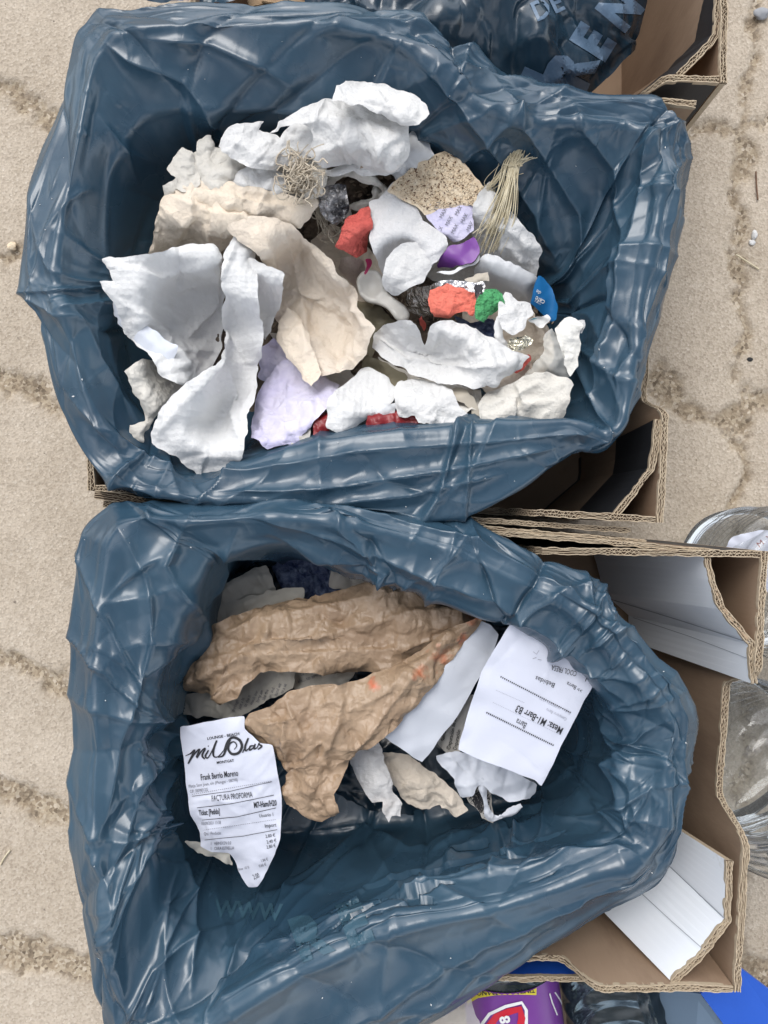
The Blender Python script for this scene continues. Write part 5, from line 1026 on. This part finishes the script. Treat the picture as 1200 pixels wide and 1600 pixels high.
printed('faded_text', rc, [('Platja Sant Joan, s/n (Mongat - 08398)', 295, 1231, 5, 8, .72), ('CIF: 38098312G', 297, 1239, 5, 7, .6), ('01/08/2021 13:38', 315, 1289, 5, 4, .6), ('Qta.  Producte', 319, 1305, 5, 4, .6), ('1   HEINEKEN 0.0', 329, 1320, 5, 2, .6), ('1   CARA ESTRELLA', 329, 1328, 5, 2, .6), ('Base  10 %', 373, 1360, 4, 12, .7), ('1,84 €', 408, 1347, 4.5, 16, .7), ('0,66 €', 405, 1355, 4.5, 16, .7)], M['inkgrey'], rc,
        strokes=dots(300, 1241, 425, 1220, 40, .7)+dots(317, 1297, 432, 1280, 40, .7))
# ================================================================ THIRD BAG, JUGS, BOTTLES, BLUE CRATE
M['bagC'] = bagmat('navy_film', (.009, .027, .046), (.014, .038, .062), .20)
M['print'] = mat('pale_print', (.085, .14, .21), .35, (.12, .18, .26), 20, .5)
M['faint'] = mat('faint_print', (.036, .086, .122), .3, (.044, .097, .135), 20, .5)
bagC = S('garbage_bag', [(470, -120, .30), (600, -140, .30), (800, -150, .28), (1000, -120, .27), (1010, -20, .26), (1003, 40, .25), (985, 92, .24), (950, 130, .235), (912, 162, .23), (860, 172, .25), (780, 160, .28), (700, 120, .30), (620, 70, .31), (540, 40, .31), (480, 20, .31)],
         M['bagC'], 'dark navy bin bag with pale lettering in the top right crate', 'garbage bag', stack=False, bulge=.035, bw=.05, crease=.30, cs=.065, excess=.06, post=1.5, smooth=.6, ragged=.0006, sp=.003, pts=[(700, 20, .33), (850, 40, .33), (760, -40, .34), (900, 90, .28), (940, 20, .29)])
printed('printed_letters', bagC, [('I', 876, 150, 66, 66, .9, .06), ('R', 909, 146, 64, 66, .9, .06), ('E', 940, 96, 58, 58, .85, .06), ('N', 972, 50, 54, 50, .85, .06), ('D', 838, 34, 30, 24, .9, .02), ('E', 866, 22, 30, 26, .9, .02)], M['print'], bagC, mx=5)
S('garbage_bag', [(224, -80, .30), (224, -2, .31), (262, 5, .31), (320, 5, .31), (372, 0, .31), (378, -80, .30)], M['bag'], 'edge of another blue bag at the very top left', 'garbage bag', stack=False, bulge=.01, crease=.3, cs=.04)
for i, (x0, y0, x1, y1) in enumerate([(372, -22, 442, 2), (388, 8, 470, -10), (410, -2, 492, 12), (440, 3, 500, -22), (380, -40, 500, -34)]):
    a = np.array(P(x0, y0, .27+.006*(i % 3))); b = np.array(P(x1, y1, .27+.006*(i % 3))); d = b-a; L_ = np.linalg.norm(d); d /= L_; n_ = np.array([-d[1], d[0], 0]); bm = bmesh.new()
    bmesh.ops.create_cube(bm, size=1); bmesh.ops.scale(bm, vec=(L_, .009, .005), verts=bm.verts); bmesh.ops.bevel(bm, geom=bm.edges[:], offset=.0008, segments=2, affect='EDGES')
    bm.verts.ensure_lookup_table(); V = [(a+b)/2+d*v.co.x+n_*v.co.y+np.array([0, 0, v.co.z])+d*0 for v in bm.verts]; F = [tuple(v.index for v in f.verts) for f in bm.faces]; bm.free()
    tag(link('wooden_stick', V, F, M['wood'], smooth=False), ['flat wooden stick at the top edge, first from the left', 'wooden stick crossing under the others at the top edge', 'wooden stick lying closest to the upper bag rim', 'rightmost wooden stick at the top edge', 'wooden stick farthest from the upper bag, cut by the top edge'][i], 'stick', 'wooden sticks at the top edge')
S('paper_scrap', [(872, 146, .345), (890, 150, .345), (915, 154, .345), (906, 162, .34), (885, 166, .34), (870, 160, .34)], M['white'], 'torn white paper peeping out behind the rim of the upper bag', 'paper', stack=False, bulge=.002, crease=.05)
# flattened boards standing between the two crates
def board(path, lab, t=.005, z0=.02, m='kraft_dark'):
    r = empty('cardboard_sheet', (0, 0, 0)); tag(r, lab, 'cardboard')
    strip('panel', [P(*p) for p in path], [(P(*p)[0], P(*p)[1], z0) for p in path], [M[m]], [M['kraft']], r, t=t)
board([(600, 802, .318), (740, 812, .322), (985, 829, .315)], 'crushed board edge just below the upper crate', .004)
board([(640, 812, .322), (800, 828, .325), (1010, 846, .318)], 'thin brown board edge between the crates', .003)
board([(700, 826, .325), (860, 840, .328), (1124, 862, .325)], 'longest board edge between the crates, ending at the corner of the lower crate', .004)
board([(146, 772, .30), (228, 784, .30)], 'short corrugated board end sticking out at the left between the bags', .008)
board([(160, 786, .29), (236, 796, .29)], 'lowest corrugated board end at the left between the bags', .008)
board([(985, 152, .325), (1088, 162, .325)], 'worn grey board edge below the top right crate', .006)
# blue crate
bc = empty('blue_crate', (0, -.55, 0)); tag(bc, 'bright cobalt blue cardboard crate at the bottom holding bottles', 'cardboard box')
def PP(l): return [P(*p) for p in l]
def low(l, z0=.01): return [(P(*p)[0], P(*p)[1], z0) for p in l]
w1 = [(215, 1592, .26), (770, 1529, .26), (1146, 1534, .26)]; strip('wall', PP(w1), low(w1), [M['bluebox']], [M['bluebox']], bc, t=.005)
V = [P(1095, 1553, .262), P(1150, 1507, .25), P(1262, 1592, .25), P(1330, 1760, .25), P(1250, 1760, .262)]; V = V+[(x, y, z-.005) for x, y, z in V]; n = 5
link('flap', V, [tuple(range(n)), tuple(n+i for i in reversed(range(n)))]+[(i, (i+1) % n, n+(i+1) % n, n+i) for i in range(n)][::1], M['bluebox'], bc, smooth=False)
V = [P(1010, 1540, .20), P(1094, 1553, .255), P(1250, 1760, .255), P(1080, 1760, .20)]; V = V+[(x, y, z-.004) for x, y, z in V]; n = 4
o = link('flap', V, [tuple(range(n)), tuple(n+i for i in reversed(range(n)))]+[(i, (i+1) % n, n+(i+1) % n, n+i) for i in range(n)], M['bluepale'], bc, smooth=False); o['label'] = 'pale grey blue inner flap'
V = [(-.30, -.50, .012), (.42, -.50, .012), (.42, -.85, .012), (-.30, -.85, .012)]; V = V+[(x, y, .006) for x, y, z in V]
link('bottom', V, [(3, 2, 1, 0), (4, 5, 6, 7)]+[(i, (i+1) % 4, 4+(i+1) % 4, 4+i) for i in range(4)], M['kraft_dark'], bc, smooth=False)
def lathe(name, prof, m, parent, frame, seg=64, a0=0, a1=2*math.pi, dent=0):
    """prof [(r, h)], frame = (origin, axis, side)"""
    o_, ax, sx = [np.array(v, float) for v in frame]; ax /= np.linalg.norm(ax); sx = sx-ax*(sx@ax); sx /= np.linalg.norm(sx); sy = np.cross(ax, sx); V = []; F = []; full = abs(a1-a0) > 6.28; K = seg if full else seg+1
    for r, h in prof:
        for k in range(K):
            a = a0+(a1-a0)*k/seg; rr = r*(1+dent*math.sin(3*a+h*40)*.5+dent*math.sin(7*a-h*90)*.5); V.append(o_+ax*h+(sx*math.cos(a)+sy*math.sin(a))*rr)
    for j in range(len(prof)-1):
        for k in range(seg): F.append((j*K+k, j*K+(k+1) % K, (j+1)*K+(k+1) % K, (j+1)*K+k))
    return link(name, V, F, m, parent)
def jug(cx, cy, z0, lab, r=.1, h=.30, lab_on=False, ax=(0, 0, 1), hh=0):
    root = empty('water_jug', (cx, cy, z0)); tag(root, lab, 'water jug', 'clear plastic jugs beside the lower crate')
    pr = [(0, 0), (r*.6, .002), (r*.9, .006), (r, .02)]; nrib = 9
    for k in range(nrib*8+1):
        f = k/(nrib*8); pr.append((r*(1-.035*(.5-.5*math.cos(f*nrib*2*math.pi))), .02+f*(h*.62)))
    for k in range(1, 25):
        f = k/24; pr.append((r*(1-f)**.75*(1-.03*math.cos(f*30))*.82+.022+.0*f if k < 24 else .021, .02+h*.62+f*h*.26))
    pr += [(.0185, h*.90), (.019, h*.94), (.017, h*.97)]
    fr = ((cx, cy, z0), ax, (1, 0, 0)); b = lathe('body', pr, M['bottle'], root, fr, 72, dent=.02)
    lathe('cap', [(0, h*1.0), (.019, h*1.0), (.021, h*.995), (.021, h*.955), (.019, h*.95)], M['milky2'], root, fr, 40)
    if lab_on: pass
    return root, b
jug(.475, -.325, 0, 'large ribbed clear plastic jug right of the lower crate', .105, .30)
j2, jb = jug(.505, -.088, 0, 'clear plastic jug with a white label behind the corner of the lower crate', .095, .24)
la = sheet('label', [(1128, 862, .17), (1140, 845, .175), (1160, 832, .18), (1185, 826, .185), (1230, 832, .185), (1280, 870, .185), (1240, 930, .18), (1160, 920, .175)], M['receipt'], z=None, stack=False, parent=j2, bulge=.004, crease=.04, post=.1, excess=0)
printed('printed_text', la, [('M', 1186, 856, 9, 38, 1.1), ('A', 1170, 872, 9, 45, 1.1), ('Y', 1200, 846, 9, 30, 1.1)], M['darkred'], la)
# bottles in the blue crate (lying, bottoms towards the lower crate)
def pet(name, cx, cy, cz, r, L_, m, lab, cat='bottle', ribs=7, tilt=.0, xdir=0.0):
    root = empty(name, (cx, cy, cz)); tag(root, lab, cat); fr = ((cx, cy, cz), (xdir, -1, tilt), (1, 0, 0)); pr = [(0, .012), (r*.35, .006), (r*.6, .0), (r*.85, .003), (r*.97, .014), (r, .03)]
    for k in range(ribs*8+1):
        f = k/(ribs*8); pr.append((r*(1-.04*(.5-.5*math.cos(f*ribs*2*math.pi))), .03+f*(L_*.6)))
    for k in range(1, 17):
        f = k/16; pr.append((r*(1-f)**.7*.9+.015, .03+L_*.6+f*L_*.3))
    pr += [(.014, L_)]
    b = lathe('body', pr, m, root, fr, 64, dent=.01); return root, fr
M['purplelabel'] = mat('purple_label', (.16, .035, .25), .35, (.18, .045, .28), 30, .6); M['yellow'] = mat('yellow_print', (.62, .52, .03), .45); M['redprint'] = mat('red_print', (.55, .012, .03), .4)
r1, fr1 = pet('plastic_bottle', .145, -.515, .185, .056, .30, M['bottledark'], 'purple labelled drink bottle lying in the blue crate', xdir=.12)
def arcprof(r, h0, h1, n=8): return [(r, h0+(h1-h0)*k/n) for k in range(n+1)]
lb = lathe('label', arcprof(.0572, .022, .17, 12), M['purplelabel'], r1, fr1, 64)
printed('yellow_band', lb, [], M['yellow'], lb, off=.0005, mx=4, strokes=[([(728, 1562), (745, 1552), (775, 1547), (810, 1546), (838, 1547)], 15)])
printed('printed_text', lb, [('TINTO DE VERANO', 835, 1543, 7.5, 183, .95, .02)], M['ink'], lb, off=.0012, mx=4)
printed('white_print', lb, [], M['white'], lb, off=.0008, mx=4, strokes=[([(752, 1602), (765, 1584), (790, 1572), (815, 1566), (822, 1578), (822, 1604)], 5), ([(866, 1550), (874, 1562), (882, 1580), (888, 1596)], 2), ([(858, 1552), (862, 1566), (870, 1586)], 2), ([(888, 1592), (902, 1598)], 8)])
printed('red_emblem', lb, [], M['redprint'], lb, off=.001, mx=4, strokes=[([(764, 1604), (776, 1588), (795, 1580), (812, 1576), (815, 1590), (812, 1606)], 11)])
printed('emblem_letters', lb, [('co', 796, 1586, 14, 190, .8, .06)], M['white'], lb, off=.0018, mx=4)
pet('plastic_bottle', .262, -.505, .17, .062, .32, M['bottledark'], 'smoky clear bottle with curved ribs right of the purple label', xdir=.2)
pet('plastic_bottle', .345, -.53, .14, .050, .30, M['bottle'], 'clear bottle half under the pale flap of the blue crate', xdir=.3)
S('plastic_bag', [(640, 1590, .24), (690, 1568, .25), (735, 1556, .25), (748, 1600, .25), (740, 1660, .24), (640, 1660, .24)], M['milky'], 'crumpled clear plastic below the hem of the lower bag', 'plastic bag', stack=False, bulge=.015, crease=.5, cs=.02, excess=.1)
# faint printing on the liners
for tg, it in ((bagB, ('WWW', 335, 1432, 26, -4, .9, .03)), (bagB, ('R', 470, 1500, 62, 20, .9, .06)), (bagB, ('E', 545, 1478, 62, 20, .9, .06))):
    printed('faint_print', tg, [it], M['faint'], tg, mx=4)
# dust and flakes on the film
def flakes(targets, n, region, seed):
    rng = np.random.default_rng(seed); V = []; F = []; C = Vector((0, 0, H)); bvs = [bvh_of(t) for t in targets]
    for _ in range(n):
        px, py = rng.uniform(region[0], region[2]), rng.uniform(region[1], region[3]); d = (Vector(P(px, py, 0))-C).normalized(); h = None
        for bv in bvs:
            q = bv.ray_cast(C, d)
            if q[0] is not None and (h is None or q[3] < h[3]): h = q
        if h is None or hget(np.array([h[0]]))[0] > h[0].z+.004: continue
        c = np.array(h[0])+np.array([0, 0, .0006]); r = rng.uniform(.0002, .0007)*(2 if rng.random() < .06 else 1); b = len(V); a = rng.uniform(0, 3.1); e = rng.uniform(1, 2.6)
        ux = np.array([math.cos(a), math.sin(a), 0])*r*e; uy = np.array([-math.sin(a), math.cos(a), 0])*r; uz = np.array([0, 0, r*.5]); V += [c+ux, c-ux, c+uy, c-uy, c+uz, c-uz]
        F += [(b+x, b+y, b+z) for x, y, z in ((0, 2, 4), (2, 1, 4), (1, 3, 4), (3, 0, 4), (2, 0, 5), (1, 2, 5), (3, 1, 5), (0, 3, 5))]
    o = link('dust_flakes', V, F, M['white']); tag(o, 'tiny pale flakes and crumbs scattered over the blue film', 'flakes', kind='stuff')
flakes([bagA, bagB], 170, (60, 10, 1080, 1600), 5)
# small things on the paving
def pebble(px, py, r, m, lab, cat='pebble', el=1.3):
    rng = np.random.default_rng(int(px*7+py)); bm = bmesh.new(); bmesh.ops.create_icosphere(bm, subdivisions=3, radius=1); V = np.array([tuple(v.co) for v in bm.verts]); F = [tuple(v.index for v in f.verts) for f in bm.faces]; bm.free()
    V = V*(1+.22*fbm(V, .8, int(px), 2)[:, None]); V = V*np.array([r*el, r, r*.6])+np.array(P(px, py, 0))+np.array([0, 0, r*.45]); tag(link('pebble' if cat == 'pebble' else 'crumb', V, F, m), lab, cat)
pebble(1177, 368, .006, M['paper'], 'white crumb on the paving right of the upper crate', 'crumb', .7); pebble(1174, 380, .004, M['paper'], 'smaller white crumb just below the larger one', 'crumb')
pebble(1188, 24, .008, mat('grey_stone', (.3, .31, .33), .7), 'smooth grey pebble in the top right corner')
pebble(1171, 562, .003, mat('dark_stone', (.03, .03, .03), .9), 'tiny black stone on the right hand paving')
pebble(20, 386, .0055, M['grain'], 'small buff pebble at the left edge')
for pth, lab in (([(1150, 398, .003), (1166, 408, .004), (1186, 421, .003)], 'dry straw stalk on the right hand paving'), ([(1181, 268, .003), (1182, 290, .003), (1184, 312, .003)], 'short brown twig on the paving at the upper right'), ([(0, 1352, .003), (8, 1338, .004), (16, 1328, .003)], 'dry grass blade at the left edge')):
    tag(tubes('twig', [pth], .0012, M['straw'] if 'straw' in lab or 'grass' in lab else M['seed'], None, 5, 12), lab, 'twig')
